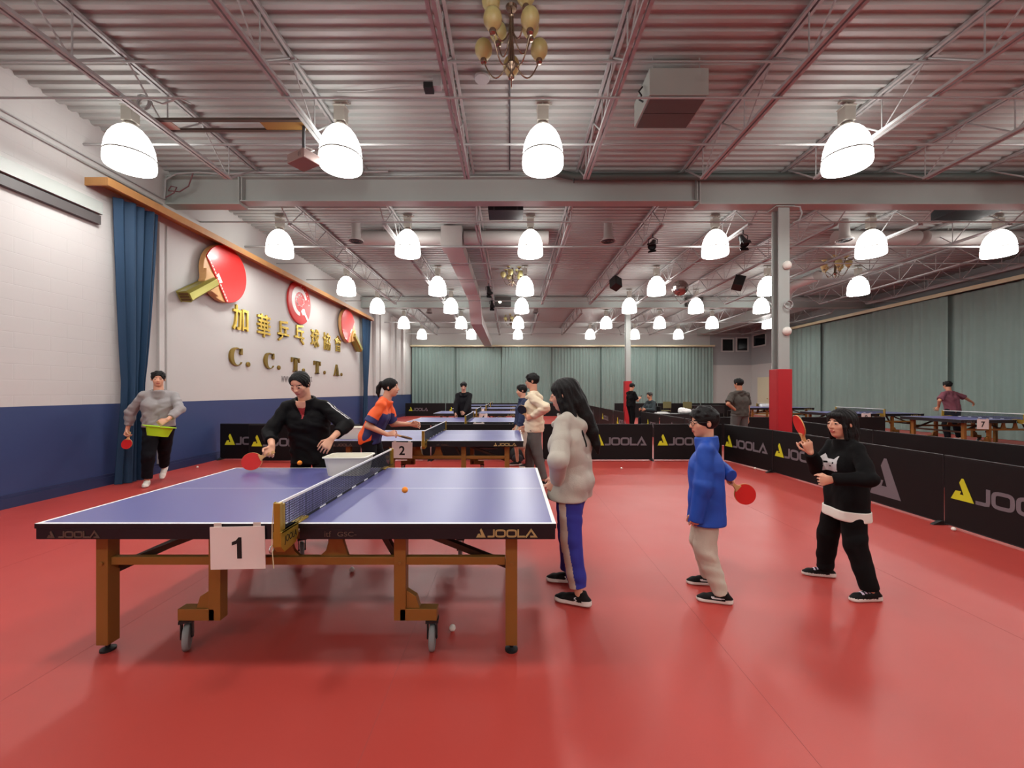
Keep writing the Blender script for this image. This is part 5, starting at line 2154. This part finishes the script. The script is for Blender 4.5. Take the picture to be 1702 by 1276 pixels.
# man in the cream hoodie
p = Person('person', 'person with glasses in a cream hoodie at the end of the second table', (.365, 6.25), 78, 1.725, hs=.134, wide=1.0, h=.008, hipz=.525, lean=2, head_yaw=8, head_pitch=2)
p.leg(-1, (.50, 6.1, .085), 5, hall=True)
p.leg(1, (.29, 6.42, .085), 5, hall=True)
p.arm(-1, W(886, 692, 6.05), (-.5, -1, -.4), d=(-.9, -.1, -.1), thumb=(-.3, .1, .9), curl=.9, hall=True)
p.arm(1, W(874, 708, 6.5), (.5, -1, -.2), d=(-.6, 0, -.8), thumb=(-.6, 0, .5), curl=.5, hall=True)
p.body()
p.top('hoodie', M_cream, .82, loose=.036, sleeve=.95, folds=.009, seed=71, sl_loose=.03, hood=True, cuff=True)
p.pants('trousers', M_grpants, loose=.024, hem=.01, seed=72)
for q in (-1, 1):
    p.shoe(q, M_shoeb)
p.short_hair(fringe=.27, back=-.25, vol=1.07, seed=15)
p.glasses(M_frameb)
g, th, n, d = p.grip(-1)
paddle(g, (-.45, -.1, .8), (-.6, -.8, 0), 'dark bat held up by the person in the cream hoodie', front=M_batblack)

# person in navy behind
p = Person('person', 'person in a navy jacket and pale grey shorts half hidden behind the cream hoodie', (.22, 7.65), 100, 1.58, hs=.143, wide=.95, h=.010, hipz=.52, head_pitch=6)
p.leg(1, (.12, 7.75, .08), 0, hall=True)
p.leg(-1, (.32, 7.55, .08), 0, hall=True)
p.arm(1, (.22, .10, .72), (.6, -.8, 0), curl=.6)
p.arm(-1, (-.24, .12, .72), (-.6, -.8, 0), curl=.6)
p.body()
p.top('jacket', M_navyj, .80, loose=.034, sleeve=1.0, folds=.008, seed=81, collar=.04)
p.pants('shorts', M_ltgrey, loose=.03, hem=.24, seed=82)
for q in (-1, 1):
    p.shoe(q, M_shoeb)
p.short_hair(fringe=.26, back=-.25, vol=1.05, seed=6)

# person in black hoodie behind the third table
p = Person('person', 'person in a black hoodie looking down behind the third table', (-1.29, 10.9), 172, 1.70, hs=.135, wide=.98, h=.010, hipz=.525, lean=6, head_pitch=16, head_yaw=14)
p.leg(1, (-1.42, 10.88, .085), -8, hall=True)
p.leg(-1, (-1.14, 10.88, .085), 8, hall=True)
p.arm(1, W(757, 689, 10.6), (.8, -.6, 0), d=(0, -.5, -.8), curl=.6, hall=True)
p.arm(-1, W(772, 686, 10.55), (-.8, -.6, 0), d=(-.3, -.8, -.2), curl=.8, hall=True)
p.body()
p.top('hoodie', M_dkblue, .80, loose=.032, sleeve=.98, folds=.008, seed=91, hood=True)
p.pants('trousers', M_blkp, loose=.02, hem=.01, seed=92)
for q in (-1, 1):
    p.shoe(q, M_shoeb)
p.short_hair(fringe=.28, back=-.22, vol=1.04, seed=7)

# man with a hand on the hip, seen from behind
p = Person('person', 'person in a dark brown T-shirt with a hand on the hip beside the column', (5.38, 9.35), 12, 1.745, hs=.134, wide=1.08, h=.009, hipz=.525, lean=2, head_yaw=12, head_pitch=2)
p.leg(-1, (5.25, 9.3, .085), 12, hall=True)
p.leg(1, (5.55, 9.4, .085), -10, hall=True)
p.arm(-1, (-.165, -.05, 1.02), (-1, -.2, .1), d=(.7, .2, -.5), thumb=(0, -.6, -.3), curl=.7)
p.arm(1, (.27, .06, .77), (.6, -.8, 0), d=(0, .1, -1), thumb=(-.3, 1, 0), curl=.5)
p.body(skin=M_skin2)
p.top('t_shirt', M_brownt, .86, loose=.03, sleeve=.42, folds=.008, seed=101, sl_loose=.026)
p.pants('trousers', M_grpants, loose=.024, hem=.01, seed=102)
for q in (-1, 1):
    p.shoe(q, M_shoeb)
p.short_hair(fringe=.30, back=-.27, vol=1.05, seed=8)

# man in maroon on the side court
p = Person('person', 'person in a maroon T-shirt with arms spread behind the number 7 table', (12.95, 11.65), 8, 1.76, hs=.132, wide=1.12, h=.012, hipz=.52, lean=10, head_yaw=-10)
p.leg(-1, (12.75, 11.6, .085), 12, hall=True)
p.leg(1, (13.2, 11.7, .085), -10, hall=True)
p.arm(-1, W(1560, 676, 11.75), (-.8, -.5, .4), d=(-.3, .2, -.7), curl=.5, hall=True)
p.arm(1, W(1628, 674, 11.75), (.8, -.5, .4), d=(.5, .2, -.5), curl=.5, hall=True)
p.body(skin=M_skin2)
p.top('t_shirt', M_maroon, .86, loose=.03, sleeve=.42, folds=.008, seed=111, sl_loose=.026)
p.pants('trousers', M_trdark, loose=.024, hem=.01, seed=112)
for q in (-1, 1):
    p.shoe(q, M_shoew)
p.short_hair(fringe=.30, back=-.25, vol=1.04, seed=10)

# person with a phone by the far column
p = Person('person', 'person in a black sports shirt looking at a phone by the far red padding', (4.52, 15.0), -68, 1.74, hs=.134, wide=1.0, h=.012, hipz=.525, head_pitch=16)
p.leg(1, (4.5, 14.86, .085), 5, hall=True)
p.leg(-1, (4.58, 15.16, .085), 5, hall=True)
p.arm(1, (.10, .30, 1.18), (.6, -.5, -.8), d=(-.2, .8, .4), thumb=(-.4, 0, .8), curl=.7)
p.arm(-1, (-.06, .30, 1.17), (-.6, -.5, -.8), d=(.3, .8, .3), thumb=(.4, 0, .8), curl=.6)
p.body(skin=M_skin2)


def dark_print(c):
    m = np.zeros(len(c), dtype=int)
    m[(c[:, 1] > p.chest[1] + .05) & (np.abs(np.abs(c[:, 0]) - .06 - .2 * (c[:, 2] - 1.25)) < .02) & (c[:, 2] > 1.15) & (c[:, 2] < 1.42)] = 1
    return m


p.top('sports_shirt', [M_blksw, M_orange], .88, loose=.026, sleeve=.42, folds=.006, seed=121, paint=dark_print)
p.pants('trousers', M_blkp, loose=.02, hem=.01, seed=122)
for q in (-1, 1):
    p.shoe(q, M_shoeb)
p.short_hair(fringe=.28, back=-.22, vol=1.03, seed=11)
c_ = p.world((.02, .42, 1.24))
t = thing('phone', 'small dark phone held by the person at the far red padding', 'phone', c_, math.radians(-68))
t.rotation_euler = (math.radians(-50), 0, math.radians(-68))
MB().box((-.036, -.004, -.075), (.036, .004, .075)).build('phone_case', M_black, t, bevel=.003)
MB().box((-.033, -.0046, -.07), (.033, -.004, .07)).build('screen', M_glass, t)

# seated person at the score table
p = Person('person', 'person in a dark green jacket sitting at the table behind the barrier row', (4.98, 14.1), 108, 1.72, hs=.134, wide=1.0, h=.012, hipz=.346, lean=6, head_pitch=4)
p.leg(1, (.12, .42, .085), 0, pole=(0, 1, .8))
p.leg(-1, (-.12, .42, .085), 0, pole=(0, 1, .8))
p.arm(1, (.12, .36, .82), (.7, -.5, -.6), d=(-.3, .9, -.1), curl=.5)
p.arm(-1, (-.14, .36, .82), (-.7, -.5, -.6), d=(.3, .9, -.1), curl=.5)
p.body(skin=M_skin2)
p.top('jacket', mat('jacket_green', (36, 48, 52), .7), .50, loose=.03, sleeve=.98, folds=.008, seed=131, collar=.03)
p.pants('trousers', M_trdark, loose=.02, hem=.01, seed=132)
for q in (-1, 1):
    p.shoe(q, M_shoeb)
p.short_hair(m=mat('hair_brown', (40, 34, 30), .5), fringe=.31, back=-.15, vol=1.01, seed=12)
# ------------------------------------------------------------------ things under the roof
M_glassc = mat('shade_cream_glass', (188, 180, 120), .35, spec=.5)
M_brass = mat('chandelier_bronze', (150, 130, 112), .25, metal=.85)


def chandelier(x, y, zb, label):
    """zb: height of the lowest tip"""
    t = thing('chandelier', label, 'chandelier', (x, y, zb), 0, None)
    b = MB()
    b.lathe([(0, 0), (.012, .01), (.02, .04), (.012, .07), (.04, .11), (.05, .14), (.03, .17), (.018, .2), (.018, .62), (.03, .64), (.012, .66), (.006, .68)], (0, 0, 0), 16)
    b.tube([(0, 0, .66), (0, 0, ZD - zb + .0)], .006, 6)
    b.build('stem', M_brass, t, smooth=50)
    MB().lathe([(0, ZD - zb - .03), (.05, ZD - zb - .028), (.06, ZD - zb - .002), (0, ZD - zb - .001)], (0, 0, 0), 18).build('ceiling_cup', M_brass, t, smooth=40)
    for tier, (n, R, z0, a0) in enumerate(((5, .31, .08, 90), (4, .25, .36, 35))):
        for i in range(n):
            a = math.radians(a0 + 360 * i / n)
            c, s = math.cos(a), math.sin(a)
            pts = []
            for q in range(11):
                u = q / 10
                r = .03 + (R - .03) * u
                z = z0 + .10 - .15 * math.sin(u * 3.0) + (.10 * u ** 3)
                pts.append((r * c, r * s, z))
            pts.append((R * c, R * s, z0 + .16))
            arm = MB().tube([(.016 * c, .016 * s, z0 + .3)] + pts, .0075, 8).build('arm', M_brass, t, smooth=60)
            zz = z0 + .16
            MB().lathe([(0, zz - .01), (.03, zz), (.036, zz + .02), (.028, zz + .05), (0, zz + .05)], (R * c, R * s, 0), 14).build('lamp_cup', M_brass, arm, smooth=40)
            MB().lathe([(.03, zz + .035), (.06, zz + .06), (.088, zz + .11), (.092, zz + .15), (.082, zz + .19), (.066, zz + .215), (.062, zz + .215), (.078, zz + .188), (.086, zz + .15), (.08, zz + .112), (.05, zz + .065), (.0, zz + .05)],
                       (R * c, R * s, 0), 20).build('glass_shade', M_glassc, arm, smooth=60)
    return t


ch = chandelier(.0, 4.12, 4.70, 'bronze chandelier with cream glass shades, the big one overhead')
c2 = dup(ch, (.04, 12.9, 4.86), rotz=.4, label='small looking bronze chandelier before the second girder, in the middle of the hall')
c3 = dup(ch, (9.7, 11.9, 4.84), rotz=.2, label='bronze chandelier over the curtained side court, before the padded column line')
c4 = dup(ch, (-.05, 20.8, 4.86), rotz=.9, label='bronze chandelier over the far end of the hall, past the second girder')

# heater box over the near court
t = thing('ceiling_heater', 'pale box heater with a dark two panel underside near the chandelier', 'heater', (1.97, 4.95, 4.92))
b = MB().box((-.35, -.29, 0.01), (.35, .29, .33))
b.build('heater_case', mat('heater_case', (158, 164, 158), .5), t, bevel=.008)
for q in (-1, 1):
    MB().box((-.325, min(.004 * q, .275 * q), -.004), (.325, max(.004 * q, .275 * q), .01)).build('under_panel', mat('heater_panel', (84, 88, 84), .5), t, bevel=.002)
for sx in (-.28, .28):
    for sy in (-.2, .2):
        MB().tube([(sx, sy, .33), (sx, sy, ZD - 4.92)], .006, 6).build('hanger_rod', M_steel, t)
MB().tube([(-.37, -.1, .25), (-.42, -.12, .18), (-.4, -.16, .1), (-.44, -.2, .02), (-.4, -.22, -.02)], .01, 6).build('cable', M_black, t, smooth=60)


def dark_unit(x, y, z, w, d, h, label):
    t = thing('ceiling_unit', label, 'ceiling unit', (x, y, z))
    MB().box((-w / 2, -d / 2, 0), (w / 2, d / 2, h)).build('unit_case', mat('unit_black', (30, 34, 38), .45), t, bevel=.006)
    for sx in (-w * .33, w * .33):
        MB().box((sx - .015, -d / 2 - .012, .01), (sx + .015, -d / 2 - .001, h - .01)).build('bracket', M_dark, t)
        MB().tube([(sx, 0, h), (sx, 0, ZD - z)], .006, 6).build('hanger_rod', M_steel, t)
    return t


dark_unit(-.11, 7.85, 4.93, .68, .45, .26, 'black box unit hung just beyond the first girder in mid hall')
dark_unit(9.0, 7.85, 4.93, .9, .5, .2, 'black box unit hung beyond the first girder over the side court')

# ducts
M_duct = mat('duct_grey', (178, 174, 170), .45, var=.04, vscale=4)


def round_duct(pts, r, label):
    x0, y0, z0 = pts[0]
    x1, y1, z1 = pts[1]
    k = MB().tube(pts, r, 24)
    k.box(((x0 * 3 + x1) / 4 - .015, (y0 * 3 + y1) / 4 - .003, z0 + r - .02), ((x0 * 3 + x1) / 4 + .015, (y0 * 3 + y1) / 4 + .003, ZD))
    o = k.build('air_duct', M_duct, smooth=50)
    return tag(o, label, 'duct')


round_duct([(-3.6, 9.7, 5.2), (-1.7, 9.7, 5.2)], .165, 'round air duct running towards the painted wall from the square riser')
round_duct([(-1.15, 9.7, 5.2), (.9, 9.7, 5.2)], .165, 'round air duct running past the chandelier line from the square riser')
round_duct([(7.9, 9.7, 5.2), (9.9, 9.7, 5.2)], .165, 'round air duct high over the side court')
round_duct([(10.1, 9.7, 5.2), (12.4, 9.7, 5.2)], .165, 'round air duct high over the side curtains end of the side court')
round_duct([(9.95, 12.9, 5.2), (9.95, 13.9, 5.18), (9.96, 14.3, 5.02), (9.98, 14.42, 4.75), (9.98, 14.44, 4.4)], .155, 'bent round duct hanging behind the padded column')
t = thing('square_duct', 'square sheet metal duct running away under the roof left of the far chandelier', 'duct', (0, 0, 0))
t['label'] = 'square sheet metal duct running down the hall beneath the roof'
MB().box((-1.68, 9.45, 4.9), (-1.18, 9.95, 5.40)).build('riser', M_duct, t, bevel=.004)
MB().box((-1.66, 9.95, 4.95), (-1.20, 15.3, 5.25)).build('duct_run', M_duct, t, bevel=.004)
MB().add([(-1.66, 15.3, 4.95), (-1.20, 15.3, 4.95), (-1.20, 15.3, 5.25), (-1.66, 15.3, 5.25), (-1.66, 16.3, 4.2), (-1.2, 16.3, 4.2), (-1.2, 16.3, 4.58), (-1.66, 16.3, 4.58)],
         [(0, 1, 5, 4), (1, 2, 6, 5), (2, 3, 7, 6), (3, 0, 4, 7), (3, 2, 1, 0), (4, 5, 6, 7)]).build('offset', M_duct, t)
MB().box((-1.66, 16.3, 4.2), (-1.2, 24.3, 4.58)).build('duct_run', M_duct, t, bevel=.004)
for i in range(3):
    MB().box((-1.675, 11.0 + i * 1.7, 4.938), (-1.185, 11.03 + i * 1.7, 5.26)).build('joint_band', M_steel, t)


def diffuser(x, y, z, r, label):
    t = thing('air_diffuser', label, 'diffuser', (x, y, z), 0, 'round air diffusers')
    MB().lathe([(0, .455), (r * .55, .455), (r * .6, .1), (r, .02), (r, 0), (r * .93, 0), (r * .55, .06)], (0, 0, 0), 24).build('diffuser_bell', M_duct, t, smooth=50)
    for k in (.8, .55, .3):
        MB().lathe([(r * k, -.005), (r * (k + .1), .012), (r * (k + .08), .02), (r * (k - .02), .004), (r * k, -.005)], (0, 0, 0), 24).build('ring', M_dark, t, smooth=50)
    return t


diffuser(-3.66, 9.35, 4.98, .18, 'round air diffuser at the painted wall end of the round duct')
diffuser(2.28, 9.35, 4.98, .18, 'round air diffuser between the joists right of the middle lamps')
diffuser(7.8, 9.3, 4.98, .18, 'round air diffuser by the duct over the side court')
for o in COL.objects:
    if o.get('label') == 'round air diffuser between the joists right of the middle lamps':
        o['label'] = 'round air diffuser alone between the lamps and the padded column'
for i, (x, y) in enumerate(((-3.7, 17.9), (1.1, 17.9))):
    diffuser(x, y, 4.98, .16, ['small far air diffuser beyond the second girder, nearer the painted wall', 'small far air diffuser beyond the second girder, in mid hall'][i])

# plank frame resting on two joists with a projector under it
t = thing('plank_frame', 'brown plank frame laid across two joists above the projector', 'frame', (-3.6, 5.2, 4.923))
for yy in (-.1, .1):
    MB().box((-1.05, yy - .022, 0), (.96, yy + .022, .03)).build('plank', M_brown, t)
MB().box((.35, -.078, .004), (.95, .078, .02)).build('filler_board', mat('board_tan', (150, 116, 58), .6), t)
MB().box((-1.0, -.078, .004), (-.8, .078, .02)).build('filler_board', mat('board_pale', (196, 176, 160), .6), t)
t = thing('projector', 'small projector on a pole under the plank frame', 'projector', (-2.72, 5.2, 4.42))
t.rotation_euler = (0, 0, math.radians(-28))
MB().box((-.17, -.12, 0), (.17, .12, .12)).build('projector_case', mat('projector_case', (142, 118, 112), .5), t, bevel=.01)
MB().lathe([(0, 0), (.035, 0), (.04, .03), (.03, .035), (0, .02)], (.09, -.12, .06), 16, axis='y').build('lens', M_glass, t, smooth=50)
MB().box((-.06, -.06, .12), (.06, .06, .16)).build('mount_plate', M_black, t)
MB().tube([(0, 0, .15), (0, 0, .498)], .02, 10).build('pole', M_dark, t, smooth=50)
MB().tube([(.02, .02, .16), (.1, .08, .2), (-.12, .08, .32), (-.1, .05, .42), (.0, .03, .50)], .008, 6).build('cable', mat('cable_white', (206, 204, 200), .5), t, smooth=60)

# dark pipe along the girder
o = MB().tube([(.62, 6.75, 5.40), (.66, 6.85, 5.34), (.8, 6.98, 5.29), (1.1, 7.06, 5.27), (5, 7.06, 5.27), (14.8, 7.06, 5.27)], .065, 12).build('dark_pipe', mat('pipe_dark', (72, 82, 78), .5), smooth=60)
tag(o, 'dark green grey pipe running along the face of the first girder', 'pipe')
o = MB().tube([(1.1, 7.0, 5.2), (1.1, 6.98, 5.12)], .012, 6).build('pipe_bracket', M_dark, smooth=60)
tag(o, 'little dark stub under the start of the dark pipe', 'fitting')
o = MB().tube([(-6.22, 7.12, 4.9), (-6.2, 7.12, 5.25), (-6.0, 7.1, 5.34), (-5.6, 7.1, 5.37), (-5.1, 7.1, 5.33), (-4.6, 7.1, 5.37), (-3.4, 7.08, 5.35), (-2.2, 7.08, 5.37)], .017, 8).build('cable_run', M_steel, smooth=60)
tag(o, 'grey cable running along the top of the first girder from the painted wall', 'cable')
o = MB().tube([(-6.18, 7.1, 4.92), (-6.0, 7.06, 4.98), (-5.95, 7.06, 5.08), (-6.05, 7.06, 5.1), (-6.1, 7.06, 5.02), (-5.9, 7.06, 5.0), (-5.74, 7.06, 5.1), (-5.66, 7.06, 5.33)], .010, 6).build('cable_loop', mat('cable_maroon', (112, 72, 76), .5), smooth=60)
tag(o, 'looped maroon cable at the painted wall end of the first girder', 'cable')
o = MB().tube([(-.02, 4.3, 5.42), (-.03, 7.1, 5.42)], .012, 6).build('deck_conduit', M_dark, smooth=60)
tag(o, 'thin dark conduit under the deck running from the big chandelier to the girder', 'conduit')
o = MB().tube([(-4.65 + .08 * math.cos(a), 5.05 - a * .004, 5.1 + .08 * math.sin(a)) for a in [i / 3.2 for i in range(48)]] + [(-4.3, 4.9, 5.0), (-4.1, 4.9, 5.07), (-3.95, 4.9, 5.0)], .010, 6).build('cable_coil', M_steel, smooth=60)
tag(o, 'coil of grey cable hung on the joist above the lamp closest to the painted wall', 'cable')
t = thing('roof_camera', 'small dark device on the deck between the projector and the big chandelier', 'camera', (-1.05, 5.05, 5.3))
MB().box((-.06, -.06, -.03), (.06, .06, .05)).build('device_case', M_black, t, bevel=.008)
MB().box((.06, -.05, .0), (.16, .05, .135)).build('device_bracket', M_steel, t, bevel=.004)
MB().tube([(-.06, 0, .04), (-.4, .1, .1), (-.9, .12, .06), (-1.25, .2, .12)], .008, 6).build('cable', M_steel, t, smooth=60)

# speakers, spotlights and a mirror ball


def speaker(x, y, z, w, h, tilt, turn, label):
    t = thing('loudspeaker', label, 'speaker', (x, y, z))
    t.rotation_euler = (math.radians(tilt), math.radians(18), math.radians(turn))
    MB().box((-w / 2, -w / 2, -h / 2), (w / 2, w / 2, h / 2)).build('speaker_case', mat('speaker_black', (34, 32, 32), .6), t, bevel=.01)
    MB().box((-w * .42, -w / 2 - .008, -h * .44), (w * .42, -w / 2 - .001, h * .44)).build('speaker_grille', mat('grille_black', (24, 24, 24), .7, bump=.4, bscale=200), t, bevel=.003)
    MB().tube([(0, 0, h / 2 - .01), (-.02, .02, h / 2 + .06), (-.05, .06, h / 2 + .12)], .014, 8).build('speaker_bracket', M_dark, t, smooth=50)
    return t


speaker(3.1, 11.8, 4.66, .26, .34, -25, 25, 'black loudspeaker under the joist between the middle lamps and the column')
speaker(6.72, 11.75, 4.66, .28, .36, -25, -25, 'black loudspeaker under the joist just past the padded column')


def spotlight(x, y, z, label, rot):
    t = thing('stage_spotlight', label, 'spotlight', (x, y, z))
    o = MB().lathe([(0, -.14), (.05, -.14), (.055, -.06), (.085, .10), (.09, .14), (.08, .14), (.07, .1), (0, .06)], (0, 0, 0), 18, axis='y').build('spot_barrel', M_black, t, smooth=40)
    o.rotation_euler = rot
    for q in (-1, 1):
        d = MB().box((-.08, .14, q * .085 - .004), (.08, .24, q * .085 + .004)).build('barn_door', M_black, o)
    MB().tube([(-.09, 0, 0), (-.1, 0, .1), (0, 0, .14), (.1, 0, .1), (.09, 0, 0)], .010, 6).tube([(0, 0, .14), (0, 0, 4.885 - z)], .014, 8).build('yoke', M_dark, t, smooth=50)
    return t


spotlight(4.93, 8.45, 4.66, 'dark stage spotlight on the joist beside the padded column top', (math.radians(-50), 0, math.radians(170)))
spotlight(3.1, 8.7, 4.68, 'stage spotlight hooked on the joist beyond the girder, before the round diffuser', (math.radians(-40), 0, math.radians(150)))
spotlight(-.716, 12.6, 4.66, 'dark spotlight on the joist beside the far chandelier', (math.radians(-60), 0, math.radians(200)))
spotlight(-.716, 14.6, 4.66, 'dark spotlight on the joist a little past the far chandelier', (math.radians(-60), 0, math.radians(190)))
t = thing('mirror_ball', 'mirror ball hung under the roof beside the first lamp line of the column bay', 'mirror ball', (5.35, 12.6, 4.73))
t['label'] = 'mirror ball hung under the roof between the two loudspeakers'
mb_ = MB().ball((0, 0, 0), .25, 28)
mb_.build('mirror_sphere', mat('mirror_tiles', (150, 132, 128), .12, metal=.9), t)
MB().tube([(0, 0, .25), (0, 0, ZD - 4.73)], .006, 6).build('wire', M_steel, t)
# far spot lamps on the second girder
for i, (x, lb) in enumerate(((-.35, 'dark projector box fixed to the second girder near the lamp line'), (7.55, 'dark projector box fixed to the second girder past the padded column'))):
    t = thing('girder_box', lb, 'box', (x, 16.4, 4.96))
    MB().box((-.33, -.1, 0), (.33, .1, .36)).build('box_case', mat('box_dark', (58, 56, 54), .5), t, bevel=.006)
    MB().lathe([(0, -.03), (.05, -.03), (.06, 0), (0, 0)], (.18 - .3 * (1 - i), -.1, .16), 14, axis='y').build('box_lamp', emit('small_lamp', (1, .9, .7), 4), t, smooth=40)
# little roof sensor
o = MB().lathe([(0, 0), (.09, 0), (.1, .02), (.05, .03), (.05, .06), (0, .06)], (0, 0, 0), 14).build('smoke_detector', M_steel, smooth=50, loc=(-.37, 5.0, 5.375))
tag(o, 'small round detector on the deck beside the big chandelier', 'detector')

# ------------------------------------------------------------------ far furniture
M_tabled = mat('side_table_dark', (34, 30, 32), .5)
M_chair = mat('chair_olive', (98, 100, 62), .7)
M_chairf = mat('chair_frame', (60, 58, 50), .5)


def side_table(x, y, w, d, h, label):
    t = thing('side_table', label, 'table', (x, y, 0))
    MB().box((-w / 2, -d / 2, h - .03), (w / 2, d / 2, h)).build('table_top', M_tabled, t, bevel=.004)
    for sx in (-1, 1):
        for sy in (-1, 1):
            MB().tube([(sx * (w / 2 - .05), sy * (d / 2 - .05), 0), (sx * (w / 2 - .05), sy * (d / 2 - .05), h - .03)], .018, 8).build('leg', M_chairf, t, smooth=50)
    MB().box((-w / 2 + .03, -d / 2 + .02, h - .4), (w / 2 - .03, -d / 2 + .035, h - .03)).build('modesty_panel', M_tabled, t)
    return t


side_table(5.3, 12.75, 1.3, .6, .74, 'dark side table with papers before the seated person')
o = MB().box((-.2, -.12, 0), (.2, .12, .03)).box((-.12, -.1, .03), (.14, .1, .05)).build('paper_pile', M_line, loc=(4.82, 12.7, .741))
tag(o, 'low white pile of paper on the side table by the seated person', 'paper')
o = MB().add([], [])
f = Field((-.25, -.2, 0), (.25, .2, .25), .012)
f.ell((0, 0, .06), [.22, .15, .08], .02)
f.ell((-.08, .02, .12), [.13, .11, .07], .04)
f.ell((.1, -.02, .09), [.1, .1, .06], .04)
f.plane((0, 0, 0.0), (0, 0, -1))
t = thing('plastic_bag', 'crumpled white plastic bag on the side table behind the barrier row', 'bag', (5.55, 12.7, .741))
f.folds(.008, .07, 5)
f.plane((0, 0, 0.0), (0, 0, -1))
f.build('bag_cloth', M_line, t)


def chair(x, y, rot, label, m=M_chair):
    t = thing('chair', label, 'chair', (x, y, 0), math.radians(rot), None)
    MB().box((-.21, -.2, .43), (.21, .2, .47)).build('seat', m, t, bevel=.012)
    MB().box((-.21, .19, .58), (.21, .22, .92)).build('backrest', m, t, bevel=.012)
    for sx in (-1, 1):
        MB().tube([(sx * .19, -.18, 0), (sx * .19, -.18, .43)], .012, 8).build('leg', M_chairf, t, smooth=50)
        MB().tube([(sx * .19, .2, 0), (sx * .19, .19, .43), (sx * .19, .2, .92)], .012, 8).build('leg', M_chairf, t, smooth=50)
    return t


chair(5.0, 14.1, 288, 'dark chair under the seated person', M_tabled)
chair(8.9, 20.2, 170, 'olive chair standing before the far curtains')
chair(8.0, 20.6, 180, 'second olive chair by the far curtains, nearer the distant column')
side_table(10.0, 20.4, 1.6, .7, .74, 'dark side table by the far curtain corner')
chair(11.4, 20.4, 185, 'dark chair near the white far corner', M_tabled)
o = MB().box((-.18, -.1, 0), (.18, .1, .12)).build('white_box', M_line, loc=(11.1, 17.4, .77), bevel=.02)
tag(o, 'small white box on the far table behind the person with a hand on the hip', 'box')
